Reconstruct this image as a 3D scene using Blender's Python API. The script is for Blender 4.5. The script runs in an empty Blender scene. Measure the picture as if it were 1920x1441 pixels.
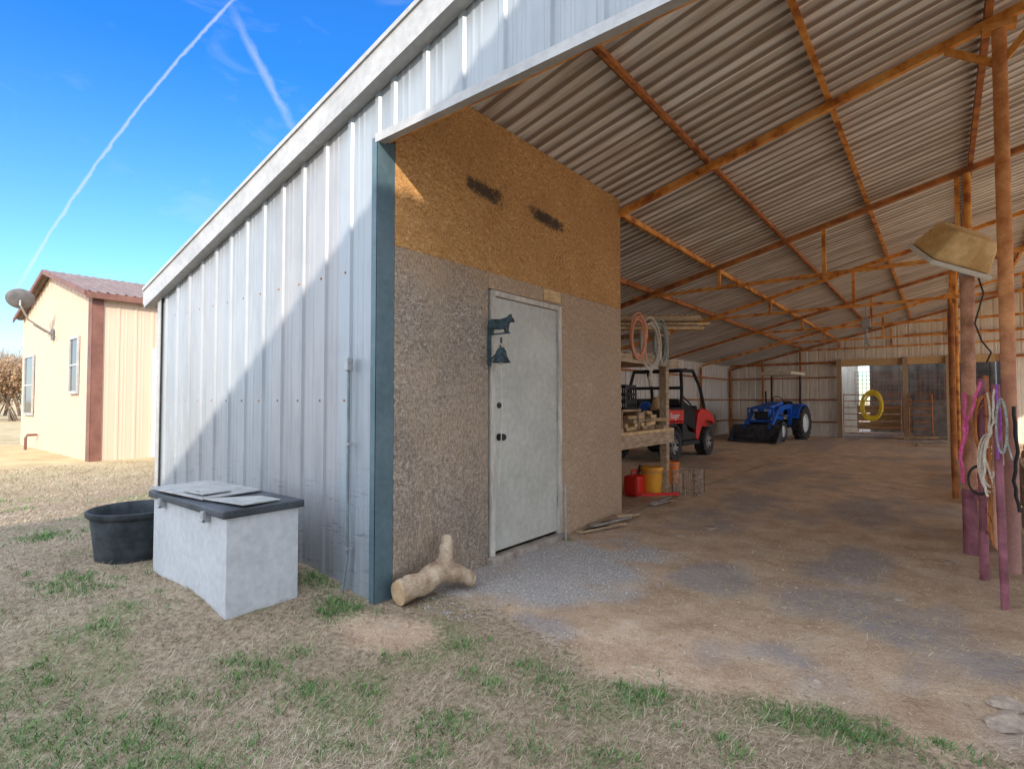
import bpy, bmesh, math, random
import numpy as np
from mathutils import Vector, Matrix
random.seed(3); rng = np.random.default_rng(5)
SC = bpy.context.scene; C = SC.collection
R_ = math.radians
F = 1009.0; YAW = R_(38.6); PITCH = math.atan(30/F); H = 1.3
CR = Matrix.Rotation(YAW, 3, 'Z') @ Matrix.Rotation(R_(90)+PITCH, 3, 'X')
cam = bpy.data.cameras.new('camera'); camo = bpy.data.objects.new('camera', cam); C.objects.link(camo)
camo.location = (0, 0, H); camo.rotation_euler = (R_(90)+PITCH, 0, YAW)
cam.sensor_width = 36; cam.lens = F/1920*36; cam.clip_start = .05; cam.clip_end = 3000; SC.camera = camo
def ray(px, py): return CR @ Vector(((px-960)/F, -(py-720.5)/F, -1))
def gp(px, py, z=0):
    d = ray(px, py); t = (z-H)/d.z; return Vector((d.x*t, d.y*t, z))
def yp(px, py, Y):
    d = ray(px, py); t = Y/d.y; return Vector((d.x*t, Y, H+d.z*t))
def xp(px, py, X):
    d = ray(px, py); t = X/d.x; return Vector((X, d.y*t, H+d.z*t))

# ---------------------------------------------------------------- noise
def vnoise(x, y, seed=0):
    x = np.asarray(x, float); y = np.asarray(y, float)
    def h(i, j):
        n = np.sin(i*127.1+j*311.7+seed*74.7)*43758.5453
        return n-np.floor(n)
    i = np.floor(x); j = np.floor(y); u = x-i; v = y-j; u = u*u*(3-2*u); v = v*v*(3-2*v)
    return (h(i, j)*(1-u)+h(i+1, j)*u)*(1-v)+(h(i, j+1)*(1-u)+h(i+1, j+1)*u)*v
def fbm(x, y, seed=0, o=4):
    s = 0; a = .5; t = 0
    for k in range(o):
        s = s+a*vnoise(x, y, seed+k); t += a; a *= .5; x = np.asarray(x)*2.03+3.1; y = np.asarray(y)*2.03+1.7
    return s/t
def sst(a, b, x): t = np.clip((x-a)/(b-a), 0, 1); return t*t*(3-2*t)
def dirt_mask(x, y):
    n = fbm(x*1.6, y*1.6, 7)-.5
    e = 2.33+.28*np.clip(x+1.1, 0, 2)+n*.7
    m = sst(e-.35, e+.3, y)*sst(-3.0, -2.7, x+n*.3)
    c = 1-sst(.2, .65, np.hypot(x+2.45, (y-1.98)*1.2)+n*.7)
    inside = ((y > 2.25) & (x > -6.75)).astype(float)
    return np.clip(np.maximum(np.maximum(m, c*.85), inside*sst(2.25, 2.6, y+n*.5)*(x < -2.9)), 0, 1)
def ground_h(x, y):
    g = .09*sst(-3.0, -3.8, x)*(1-sst(2.4, 5.0, y)*(x > -6.9))
    g = g+(fbm(x*2.1, y*2.1, 21)-.5)*.035+(fbm(x*9, y*9, 31, 2)-.5)*.012
    far = sst(20, 60, np.hypot(x, y))
    return g*(1-far)

# ---------------------------------------------------------------- mesh helpers
LOC = {}
def link(name, me, parent=None, label=None, cat=None, group=None, kind=None):
    o = bpy.data.objects.new(name, me); C.objects.link(o)
    if parent is not None: o.parent = parent
    if label: o['label'] = label
    if cat: o['category'] = cat
    if group: o['group'] = group
    if kind: o['kind'] = kind
    return o
def thing(name, label, cat, loc=(0, 0, 0), rz=0, group=None):
    o = link(name, None, None, label, cat, group); o.location = loc; o.rotation_euler = (0, 0, rz); o.empty_display_size = .1
    LOC[o.name] = Vector(loc); return o
class MB:
    def __init__(s): s.v = []; s.f = []
    def add(s, vs, fs):
        n = len(s.v); s.v += [tuple(v) for v in vs]; s.f += [tuple(i+n for i in f) for f in fs]; return s
    def box(s, c, d, rot=None):
        c = Vector(c); vs = []
        for z in (-.5, .5):
            for a, b in ((-.5, -.5), (.5, -.5), (.5, .5), (-.5, .5)):
                p = Vector((a*d[0], b*d[1], z*d[2]))
                if rot: p = rot @ p
                vs.append(c+p)
        return s.add(vs, [(3, 2, 1, 0), (4, 5, 6, 7), (0, 1, 5, 4), (1, 2, 6, 5), (2, 3, 7, 6), (3, 0, 4, 7)])
    def bx(s, x0, x1, y0, y1, z0, z1): return s.box(((x0+x1)/2, (y0+y1)/2, (z0+z1)/2), (abs(x1-x0), abs(y1-y0), abs(z1-z0)))
    def bar(s, p0, p1, w, h, up=(0, 0, 1)):
        p0 = Vector(p0); p1 = Vector(p1); d = (p1-p0); L = d.length; d.normalize(); up = Vector(up)
        if abs(d.dot(up)) > .98: up = Vector((1, 0, 0))
        x = d.cross(up).normalized(); z = x.cross(d)
        m = Matrix((x, d, z)).transposed()
        return s.box((p0+p1)/2, (w, L, h), m)
    def tube(s, pts, r, n=8, closed=False):
        pts = [Vector(p) for p in pts]; N = len(pts)
        if not hasattr(r, '__len__'): r = [r]*N
        t0 = (pts[1]-pts[0]).normalized(); a = Vector((0, 0, 1)) if abs(t0.z) < .9 else Vector((1, 0, 0))
        u = t0.cross(a).normalized(); vs = []
        for i, p in enumerate(pts):
            if closed: t = pts[(i+1) % N]-pts[i-1]
            else: t = pts[min(i+1, N-1)]-pts[max(i-1, 0)]
            t = t.normalized(); u = (u-t*u.dot(t)).normalized(); w = t.cross(u)
            for k in range(n):
                an = 2*math.pi*k/n; vs.append(p+(u*math.cos(an)+w*math.sin(an))*r[i])
        fs = []
        for i in range(N if closed else N-1):
            for k in range(n):
                j = (i+1) % N; fs.append((i*n+k, i*n+(k+1) % n, j*n+(k+1) % n, j*n+k))
        if not closed: fs += [tuple(range(n))[::-1], tuple(range((N-1)*n, N*n))]
        return s.add(vs, fs)
    def lathe(s, prof, M=None, n=24):
        M = M or Matrix(); vs = []; fs = []; m = len(prof)
        for k in range(n):
            a = 2*math.pi*k/n
            for r, z in prof: vs.append(M @ Vector((r*math.cos(a), r*math.sin(a), z)))
        for k in range(n):
            k2 = (k+1) % n
            for i in range(m-1): fs.append((k*m+i, k2*m+i, k2*m+i+1, k*m+i+1))
        return s.add(vs, fs)
    def prism(s, poly, M, t):
        n = len(poly); vs = [M @ Vector((a, b, -t/2)) for a, b in poly]+[M @ Vector((a, b, t/2)) for a, b in poly]
        return s.add(vs, [tuple(range(n))[::-1], tuple(range(n, 2*n))]+[(i, (i+1) % n, (i+1) % n+n, i+n) for i in range(n)])
    def build(s, name, mat, parent=None, world=True, smooth=False, bevel=0, **kw):
        me = bpy.data.meshes.new(name)
        vs = s.v
        if parent is not None and world:
            r = parent; off = Vector((0, 0, 0))
            while r is not None:
                off += LOC.get(r.name, Vector((0, 0, 0))); r = r.parent
            vs = [(a-off.x, b-off.y, c-off.z) for a, b, c in vs]
        me.from_pydata(vs, [], s.f)
        bm = bmesh.new(); bm.from_mesh(me); bmesh.ops.recalc_face_normals(bm, faces=bm.faces); bm.to_mesh(me); bm.free()
        me.materials.append(mat)
        if smooth:
            for p in me.polygons: p.use_smooth = True
            try: me.set_sharp_from_angle(angle=R_(35))
            except Exception: pass
        o = link(name, me, parent, **kw)
        if bevel:
            b = o.modifiers.new('bevel', 'BEVEL'); b.width = bevel; b.segments = 2; b.limit_method = 'ANGLE'
        return o
def npmesh(name, V, T, mat, attrs=None, smooth=False, **kw):
    me = bpy.data.meshes.new(name); k = T.shape[1]
    me.vertices.add(len(V)); me.vertices.foreach_set('co', V.astype(np.float32).ravel())
    me.loops.add(T.size); me.loops.foreach_set('vertex_index', T.astype(np.int32).ravel())
    me.polygons.add(len(T)); me.polygons.foreach_set('loop_start', np.arange(0, T.size, k, dtype=np.int32))
    try: me.polygons.foreach_set('loop_total', np.full(len(T), k, dtype=np.int32))
    except Exception: pass
    for an, av in (attrs or {}).items():
        at = me.attributes.new(an, 'FLOAT', 'POINT'); at.data.foreach_set('value', np.asarray(av, np.float32))
    me.update(calc_edges=True); me.validate()
    if smooth: me.polygons.foreach_set('use_smooth', np.ones(len(T), bool))
    me.materials.append(mat)
    return link(name, me, **kw)

# ---------------------------------------------------------------- materials
class NT:
    def __init__(s, name):
        s.m = bpy.data.materials.new(name); s.m.use_nodes = True; s.t = s.m.node_tree; s.b = s.t.nodes['Principled BSDF']
    def n(s, typ, **kw):
        nd = s.t.nodes.new(typ)
        for k, v in kw.items():
            if k in nd.inputs.keys(): s.put(nd.inputs[k], v)
            else: setattr(nd, k, v)
        return nd
    def put(s, sock, v):
        if isinstance(v, bpy.types.NodeSocket): s.t.links.new(v, sock)
        else: sock.default_value = v
    def math(s, op, a, b=0.0, c=None):
        nd = s.t.nodes.new('ShaderNodeMath'); nd.operation = op; s.put(nd.inputs[0], a); s.put(nd.inputs[1], b)
        if c is not None: s.put(nd.inputs[2], c)
        return nd.outputs[0]
    def pos(s): return s.t.nodes.new('ShaderNodeNewGeometry').outputs['Position']
    def mapv(s, v, sc=(1, 1, 1), rot=(0, 0, 0)):
        nd = s.t.nodes.new('ShaderNodeMapping'); s.put(nd.inputs[0], v); nd.inputs['Scale'].default_value = sc; nd.inputs['Rotation'].default_value = rot; return nd.outputs[0]
    def noise(s, v, sc, det=3, rough=.6, dist=0):
        nd = s.t.nodes.new('ShaderNodeTexNoise'); s.put(nd.inputs['Vector'], v); nd.inputs['Scale'].default_value = sc
        nd.inputs['Detail'].default_value = det; nd.inputs['Roughness'].default_value = rough; nd.inputs['Distortion'].default_value = dist; return nd.outputs[0]
    def ramp(s, f, stops):
        nd = s.t.nodes.new('ShaderNodeValToRGB'); s.put(nd.inputs[0], f); e = nd.color_ramp.elements
        while len(e) < len(stops): e.new(.5)
        for i, (p, c) in enumerate(stops): e[i].position = p; e[i].color = (c[0], c[1], c[2], 1)
        return nd.outputs[0]
    def mix(s, f, a, b, mode='MIX'):
        nd = s.t.nodes.new('ShaderNodeMixRGB'); nd.blend_type = mode; s.put(nd.inputs[0], f)
        for i, v in ((1, a), (2, b)):
            s.put(nd.inputs[i], v if isinstance(v, bpy.types.NodeSocket) else (v[0], v[1], v[2], 1))
        return nd.outputs[0]
    def out(s, col=None, rough=.7, metal=0, h=None, bump=.3, dist=.01):
        if col is not None: s.put(s.b.inputs['Base Color'], col if isinstance(col, bpy.types.NodeSocket) else (col[0], col[1], col[2], 1))
        s.put(s.b.inputs['Roughness'], rough); s.b.inputs['Metallic'].default_value = metal
        if h is not None:
            bn = s.t.nodes.new('ShaderNodeBump'); s.put(bn.inputs['Height'], h); bn.inputs['Strength'].default_value = bump; bn.inputs['Distance'].default_value = dist
            s.t.links.new(bn.outputs[0], s.b.inputs['Normal'])
        return s.m
G3 = lambda a: (a, a, a)
def pm(name, c1, c2, sc=6, rough=.7, metal=0, bump=.2, st=(1, 1, 1), lo=.35, hi=.65, det=3, c3=None, dist=.005, low=None):
    t = NT(name); p = t.pos(); v = t.mapv(p, st); f = t.noise(v, sc, det)
    stops = [(lo, c1), (hi, c2)] if c3 is None else [(lo, c1), ((lo+hi)/2, c2), (hi, c3)]
    fine = t.noise(v, sc*7, 2); base = t.ramp(f, stops)
    if low:
        sx = t.n('ShaderNodeSeparateXYZ'); t.put(sx.inputs[0], p)
        base = t.mix(t.ramp(t.math('ADD', t.math('MULTIPLY', sx.outputs['Z'], .25), t.math('MULTIPLY', f, .15)), [(.25, G3(.85)), (.62, G3(0))]), base, low)
    col = t.mix(.35, base, t.ramp(fine, [(.3, G3(.35)), (.7, G3(.65))]), 'OVERLAY')
    return t.out(col, rough, metal, fine, bump, dist)
rust = pm('rusty_orange_steel', (.36, .11, .025), (.74, .29, .05), 5, .8, 0, .5, c3=(.82, .42, .12))
rustd = pm('dark_rust_steel', (.26, .085, .03), (.58, .22, .06), 6, .85, 0, .5)
rustp = pm('pinkish_rusty_pipe', (.34, .15, .08), (.60, .31, .19), 9, .8, 0, .4)
purple = pm('maroon_painted_pipe', (.16, .045, .06), (.32, .11, .14), 7, .65, 0, .4)
woodm = pm('weathered_lumber', (.30, .20, .12), (.54, .39, .25), 5, .85, 0, .4, (6, 1, 6))
woodn = pm('new_lumber', (.50, .31, .14), (.75, .53, .28), 6, .8, 0, .3, (5, 1, 5))
woodg = pm('grey_old_boards', (.22, .18, .15), (.42, .36, .31), 7, .9, 0, .4)
black = pm('black_plastic', (.012, .012, .013), (.03, .03, .032), 8, .7, 0, .15)
rubber = pm('dusty_black_rubber', (.02, .02, .022), (.07, .065, .06), 9, .85, 0, .4)
redp = pm('red_body_plastic', (.60, .008, .008), (.72, .012, .01), 4, .4, 0, .03)
bluep = pm('blue_tractor_paint', (.01, .10, .52), (.015, .15, .66), 4, .4, 0, .04)
whitep = pm('white_paint', (.68, .68, .66), (.80, .80, .78), 6, .55, 0, .08)
silver = pm('bare_aluminium', (.36, .36, .36), (.52, .515, .50), 14, .4, .5, .12)
steelg = pm('grey_galvanised_pipe', (.30, .31, .32), (.44, .45, .46), 10, .5, .3, .1)
yellow = pm('yellow_hose_plastic', (.80, .55, .02), (.9, .68, .05), 5, .5, 0, .05)
orange = pm('orange_plastic', (.85, .20, .02), (.95, .27, .03), 6, .5, 0, .05)
amber = pm('yellow_bucket_plastic', (.85, .36, .02), (.92, .44, .03), 6, .5, 0, .05)
pink = pm('pink_rope', (.65, .06, .22), (.8, .15, .35), 40, .8, 0, .3)
ropew = pm('pale_rope', (.5, .42, .32), (.7, .62, .5), 60, .9, 0, .4)
ropeo = pm('orange_rope', (.66, .24, .12), (.8, .38, .24), 60, .9, 0, .4)
ropeg = pm('grey_green_rope', (.22, .25, .22), (.42, .44, .38), 60, .9, 0, .4)
stone = pm('pale_rock', (.26, .20, .16), (.46, .37, .29), 9, .95, 0, .7)
iron = pm('blue_black_cast_iron', (.012, .028, .035), (.06, .10, .12), 22, .6, .1, .4)
creaml = pm('faded_tan_lamp_housing', (.56, .33, .11), (.80, .55, .25), 6, .6, 0, .15)
brown = pm('brown_painted_trim', (.14, .055, .038), (.20, .085, .06), 4, .6, 0, .05)
croof = pm('brown_roof_metal', (.17, .12, .105), (.23, .165, .145), 3, .7, 0, .05)
hay = pm('hay', (.36, .27, .12), (.58, .45, .22), 25, .95, 0, .8)
def flat(name, c, rough=.5, metal=0, em=None):
    t = NT(name); n = t.noise(t.pos(), 12, 2); return t.out(t.mix(.2, c, t.ramp(n, [(.3, tuple(x*.7 for x in c)), (.7, c)])), rough, metal)
glass = flat('dark_window_glass', (.03, .035, .04), .08)
lens = flat('lamp_lens', (.70, .66, .56), .3)
rimm = flat('machined_rim', (.5, .5, .5), .35, .5)
chrome = flat('bright_steel', (.5, .5, .5), .25, .9)
decal = flat('white_decal', (.85, .85, .85), .5)
redcan = flat('red_can_plastic', (.75, .025, .015), .45)
def wallmetal(name, base, warm, shade, axis='X', rough=.42, metal=.15, tint=.5):
    t = NT(name); p = t.pos(); sx = t.n('ShaderNodeSeparateXYZ'); t.put(sx.inputs[0], p)
    u = sx.outputs[axis]
    pn = t.math('FLOOR', t.math('DIVIDE', t.math('ADD', u, 50.), .915))
    w = t.n('ShaderNodeTexWhiteNoise', noise_dimensions='1D'); t.put(w.inputs['W'], pn)
    st = (1, 1, .12)
    v = t.mapv(p, st); n1 = t.noise(v, 7, 5, .7); n2 = t.noise(p, 1.3, 3)
    c = t.mix(t.math('MULTIPLY', w.outputs[0], tint), base, warm)
    c = t.mix(t.ramp(n1, [(.45, G3(0)), (.75, G3(.75))]), c, shade)
    c = t.mix(t.ramp(n2, [(.5, G3(0)), (.8, G3(.45))]), c, shade)
    if name == 'galvanised_wall_metal':
        sc_ = t.noise(t.mapv(p, (1.2, 1, 9), (0, .5, 0)), 4, 5, .8)
        lo = t.ramp(sx.outputs['Z'], [(.35, G3(.9)), (1.35, G3(0))])
        c = t.mix(t.math('MULTIPLY', t.ramp(sc_, [(.57, G3(0)), (.63, G3(.8))]), lo), c, (.11, .11, .12))
    return t.out(c, rough, metal, t.noise(p, 3.5, 2), .12, .03)
galv = wallmetal('galvanised_wall_metal', (.335, .38, .42), (.35, .33, .33), (.21, .23, .25), tint=.8)
galvy = wallmetal('galvanised_side_wall', (.74, .71, .66), (.66, .60, .52), (.5, .44, .38), 'Y')
backm = wallmetal('aged_back_wall_metal', (.90, .85, .75), (.84, .75, .60), (.62, .52, .40))
tanm = wallmetal('tan_siding', (.58, .43, .32), (.56, .41, .30), (.53, .385, .28), rough=.6, metal=0, tint=.4)
trimm = pm('pale_grey_trim', (.36, .355, .35), (.45, .44, .43), 3, .45, .1, .05)
trimb = pm('blue_grey_corner_trim', (.075, .13, .155), (.11, .17, .20), 3, .5, .2, .08)
def roofmat():
    t = NT('roof_underside_metal'); p = t.pos(); v = t.mapv(p, (.10, 1, .1))
    sx = t.n('ShaderNodeSeparateXYZ'); t.put(sx.inputs[0], p)
    n1 = t.noise(v, 9, 3, .7); n3 = t.noise(p, .8, 4, .6)
    c = t.ramp(n1, [(.30, (.48, .41, .34)), (.47, (.74, .70, .65)), (.62, (.90, .88, .86))])
    fr = t.math('FRACT', t.math('DIVIDE', t.math('SUBTRACT', sx.outputs['Y'], 2.12-.034), .1525))
    d = t.math('ABSOLUTE', t.math('SUBTRACT', fr, .5))
    g = t.math('ADD', d, t.math('MULTIPLY', t.math('SUBTRACT', t.noise(v, 4, 2), .5), .22))
    c = t.mix(t.ramp(g, [(.27, G3(0)), (.36, G3(.88))]), c, (.19, .135, .10))
    c = t.mix(t.ramp(n3, [(.52, G3(0)), (.75, G3(.3))]), c, (.42, .28, .16))
    return t.out(c, .55, .05, n1, .1, .01)
roofm = roofmat()
def osb(name, cols, smear=False, streak=.3, wear=None, sc=1.0, grain=.35, patch=None, bump=.35):
    t = NT(name); p = t.pos(); sx = t.n('ShaderNodeSeparateXYZ'); t.put(sx.inputs[0], p)
    cb = t.n('ShaderNodeCombineXYZ'); t.put(cb.inputs[0], sx.outputs['Y']); t.put(cb.inputs[1], sx.outputs['Z'])
    q = cb.outputs[0]
    wob = t.n('ShaderNodeTexNoise'); t.put(wob.inputs['Vector'], q); wob.inputs['Scale'].default_value = 9; wob.inputs['Detail'].default_value = 2
    vm = t.n('ShaderNodeVectorMath', operation='MULTIPLY_ADD'); t.put(vm.inputs[0], wob.outputs[1]); vm.inputs[1].default_value = (.10, .10, 0); t.put(vm.inputs[2], q)
    def vor(s_, rot, st):
        m = t.mapv(vm.outputs[0], st, (0, 0, rot)); nd = t.n('ShaderNodeTexVoronoi'); t.put(nd.inputs['Vector'], m); nd.inputs['Scale'].default_value = s_*sc
        sp = t.n('ShaderNodeSeparateXYZ'); t.put(sp.inputs[0], nd.outputs['Color']); return sp.outputs[0]
    a = vor(26, .35, (1, 3.8, 1)); b = vor(30, -.9, (1, 4.0, 1)); c_ = vor(24, 1.5, (1, 3.6, 1))
    sel = t.noise(q, 26, 2); s1 = t.ramp(sel, [(.47, G3(0)), (.5, G3(1))])
    sel2 = t.noise(t.mapv(q, (1, 1, 1), (1, 0, 2)), 21, 2); s2 = t.ramp(sel2, [(.5, G3(0)), (.53, G3(1))])
    f = t.mix(s2, t.mix(s1, a, b), c_)
    col = t.ramp(f, [(0, cols[0]), (.35, cols[1]), (.8, cols[2]), (1, cols[3])])
    big = t.noise(q, 1.7, 4)
    col = t.mix(t.ramp(big, [(.4, G3(0)), (.68, G3(.45))]), col, cols[0])
    if patch:
        col = t.mix(t.ramp(t.noise(t.mapv(q, (1, .45, 1)), 3.2, 5, .7), [(.42, G3(0)), (.62, G3(.7))]), col, patch)
    if wear:
        top = t.math('ADD', t.math('MULTIPLY', sx.outputs['Z'], 1.0), t.math('MULTIPLY', t.noise(q, 6, 4, .7), .6))
        col = t.mix(t.ramp(t.math('SUBTRACT', top, 1.9), [(.45, G3(0)), (.85, G3(.6))]), col, (.42, .27, .14))
    fine = t.noise(t.mapv(q, (1, grain, 1)), 85, 4, .7)
    col = t.mix(streak, col, t.ramp(fine, [(.32, G3(.12)), (.68, G3(.86))]), 'OVERLAY')
    if wear:
        wn = t.noise(t.mapv(q, (1.8, .4, 1)), 18, 5, .8)
        lowz = t.math('MULTIPLY', t.math('SUBTRACT', 1.0, sx.outputs['Z']), .07)
        col = t.mix(t.ramp(t.math('ADD', wn, lowz), [(.50, G3(0)), (.66, G3(.6))]), col, wear)
    if smear:
        nn = t.noise(t.mapv(q, (1.0, 2.6, 1)), 24, 6, .9); bn_ = t.noise(t.mapv(q, (1, 1, 1), (0, 0, 1)), 13, 4, .8)
        for cy, hw in ((3.22, .25), (4.10, .31)):
            tl = t.math('MULTIPLY', t.math('SUBTRACT', sx.outputs['Y'], cy), -.06)
            dy = t.math('DIVIDE', t.math('SUBTRACT', sx.outputs['Y'], cy), hw); dz = t.math('DIVIDE', t.math('SUBTRACT', t.math('SUBTRACT', sx.outputs['Z'], 2.985), tl), .07)
            d = t.math('POWER', t.math('ADD', t.math('POWER', t.math('ABSOLUTE', dy), 4.), t.math('POWER', t.math('ABSOLUTE', dz), 3.)), .5)
            g = t.math('ADD', t.math('MULTIPLY', d, .26), t.math('ADD', t.math('MULTIPLY', nn, .9), t.math('MULTIPLY', bn_, .6)))
            col = t.mix(t.ramp(t.math('MULTIPLY', g, .6), [(.52, G3(.9)), (.60, G3(0))]), col, (.02, .018, .017))
    return t.out(col, .85, 0, t.math('ADD', f, t.math('MULTIPLY', fine, 1.0)), bump, .003)
osb_gold = osb('golden_strand_board', [(.34, .155, .045), (.50, .255, .08), (.57, .32, .12), (.68, .44, .20)], True, .35, sc=1.3, bump=.2)
osb_grey = osb('weathered_grey_strand_board', [(.19, .15, .115), (.30, .245, .195), (.40, .33, .265), (.52, .44, .36)], False, .6, (.15, .105, .075), patch=(.40, .30, .21), sc=1.25)
osb_tan = osb('tan_strand_board', [(.36, .24, .15), (.46, .32, .21), (.51, .37, .25), (.58, .45, .33)], False, .45, patch=(.42, .29, .19), sc=1.3, bump=.25)

# ---------------------------------------------------------------- world
SUN = Vector((1.61, -1.54, 1.0)).normalized()
el = math.asin(SUN.z)
world = bpy.data.worlds.new('World'); SC.world = world; world.use_nodes = True
wt = world.node_tree; bg = wt.nodes['Background']
class WN(NT):
    def __init__(s, t): s.t = t
w = WN(wt)
sky = wt.nodes.new('ShaderNodeTexSky'); sky.sky_type = 'NISHITA'; sky.sun_disc = False
sky.sun_elevation = el; sky.sun_rotation = math.atan2(SUN.x, SUN.y); sky.air_density = 1.0; sky.dust_density = .4; sky.ozone_density = 2.5
gen = wt.nodes.new('ShaderNodeTexCoord').outputs['Generated']
def dot(v):
    nd = wt.nodes.new('ShaderNodeVectorMath'); nd.operation = 'DOT_PRODUCT'; w.put(nd.inputs[0], gen); nd.inputs[1].default_value = v; return nd.outputs['Value']
zz_ = dot((0, 0, 1))
grade = w.ramp(zz_, [(0.0, (1.15, 1.25, 1.35)), (.22, (.75, 1.22, 1.6)), (.5, (.22, .92, 1.75))])
skyc = w.mix(1.0, sky.outputs[0], grade, 'MULTIPLY')
skyc = w.mix(1.0, skyc, G3(1.2), 'MULTIPLY')
def trail(p0, p1, width, strength, bend, ns):
    a = ray(*p0).normalized(); b = ray(*p1).normalized(); n = a.cross(b).normalized(); al = (b-a).normalized(); mid = ((a+b)/2)
    t = w.math('SUBTRACT', dot(al), al.dot(mid)); hl = (b-a).length/2
    cur = w.math('MULTIPLY', w.math('SUBTRACT', w.math('MULTIPLY', t, t), hl*hl), bend)
    nz = w.noise(gen, ns, 2, .6)
    wob = w.math('MULTIPLY', w.math('SUBTRACT', nz, .5), width*1.6)
    d = w.math('ABSOLUTE', w.math('ADD', w.math('ADD', dot(n), cur), wob))
    wv = w.math('MULTIPLY', w.math('ADD', nz, .5), width)
    m = w.math('MAXIMUM', w.math('SUBTRACT', 1.0, w.math('DIVIDE', d, wv)), 0.0)
    ends = w.math('MINIMUM', w.math('MAXIMUM', w.math('MULTIPLY', w.math('SUBTRACT', hl*1.15, w.math('ABSOLUTE', t)), 14.), 0.0), 1.0)
    front = w.math('GREATER_THAN', dot(mid), .3)
    return w.math('MULTIPLY', w.math('MULTIPLY', w.math('MULTIPLY', m, ends), front), strength)
m1 = trail((445, -8), (35, 535), .0027, .55, .2, 60)
m2 = trail((432, 15), (560, 262), .0085, .34, 0, 45)
wn_ = w.noise(w.mapv(gen, (1, 1, 2.5), (0, 0, .5)), 7, 4, .62, .6)
wisp = w.math('MULTIPLY', w.math('MAXIMUM', w.math('SUBTRACT', wn_, .56), 0.0), .6)
mm = w.math('MINIMUM', w.math('ADD', w.math('ADD', m1, m2), wisp), 1.0)
wc = w.mix(mm, skyc, (6.0, 6.4, 7.0))
sky_fill = w.ramp(w.math('ADD', w.math('MULTIPLY', dot((.42, -.9075, 0)), .5), .5), [(.27, G3(0)), (.56, G3(1))])  # added fill light: unseen sky behind the camera and overhead made bright white
sky_fill_right = w.ramp(dot((.94, .34, 0)), [(.48, G3(0)), (.78, G3(1))])  # second added fill lobe, lights the barn through its open right side
sky_fill = w.mix(1.0, sky_fill, sky_fill_right, 'LIGHTEN')
wc = w.mix(sky_fill, wc, (13.6, 15.2, 17.6))
wt.links.new(wc, bg.inputs[0]); bg.inputs[1].default_value = .15
sl = bpy.data.lights.new('sun', 'SUN'); sl.energy = 5.0; sl.angle = R_(.5); sl.color = (1, .90, .76)
so = bpy.data.objects.new('sun', sl); C.objects.link(so); so.rotation_euler = (-SUN).to_track_quat('-Z', 'Y').to_euler(); so.location = (10, -10, 12)
SC.view_settings.view_transform = 'Standard'; SC.view_settings.look = 'None'; SC.view_settings.exposure = 0

# ---------------------------------------------------------------- ground
xs = np.concatenate([-np.geomspace(900, 9.3, 34), np.arange(-9.2, 2.2, .045), np.geomspace(2.3, 900, 40)])
ys = np.concatenate([-np.geomspace(900, 1, 24), np.arange(-.9, .7, .2), np.arange(.8, 7.5, .045), np.arange(7.6, 16, .15), np.geomspace(16.2, 900, 50)])
X, Y = np.meshgrid(xs, ys); nx, ny = len(xs), len(ys)
Z = ground_h(X, Y)
V = np.stack([X, Y, Z], -1).reshape(-1, 3)
i = np.arange(nx-1)[None, :]+np.arange(ny-1)[:, None]*nx
Q = np.stack([i, i+1, i+nx+1, i+nx], -1).reshape(-1, 4)
dm = dirt_mask(X, Y)
def grav_mask(x, y):
    d = np.hypot((x+2.35)/.62, (y-3.45)/1.05)+(fbm(x*3, y*3, 3)-.5)*1.5
    return (1-sst(.45, 1.35, d))*(x > -2.95)
gm = grav_mask(X, Y)
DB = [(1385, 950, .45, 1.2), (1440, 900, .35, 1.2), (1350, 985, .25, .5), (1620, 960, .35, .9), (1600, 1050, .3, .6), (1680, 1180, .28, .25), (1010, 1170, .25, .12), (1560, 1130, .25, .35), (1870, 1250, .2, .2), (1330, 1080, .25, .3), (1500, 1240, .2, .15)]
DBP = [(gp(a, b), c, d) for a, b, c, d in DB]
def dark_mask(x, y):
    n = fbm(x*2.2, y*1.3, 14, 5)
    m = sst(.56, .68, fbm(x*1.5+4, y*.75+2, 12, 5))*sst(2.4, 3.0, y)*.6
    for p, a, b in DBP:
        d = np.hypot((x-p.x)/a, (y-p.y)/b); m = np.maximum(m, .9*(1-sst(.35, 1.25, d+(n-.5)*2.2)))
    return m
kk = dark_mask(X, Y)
deep_fill = sst(4.5, 9.0, Y)*(Y < 26)  # lightens the aisle dirt toward the back, in place of missing interior light
green_base = sst(.52, .70, fbm(X*2.4, Y*2.4, 91, 4))*.7
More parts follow.
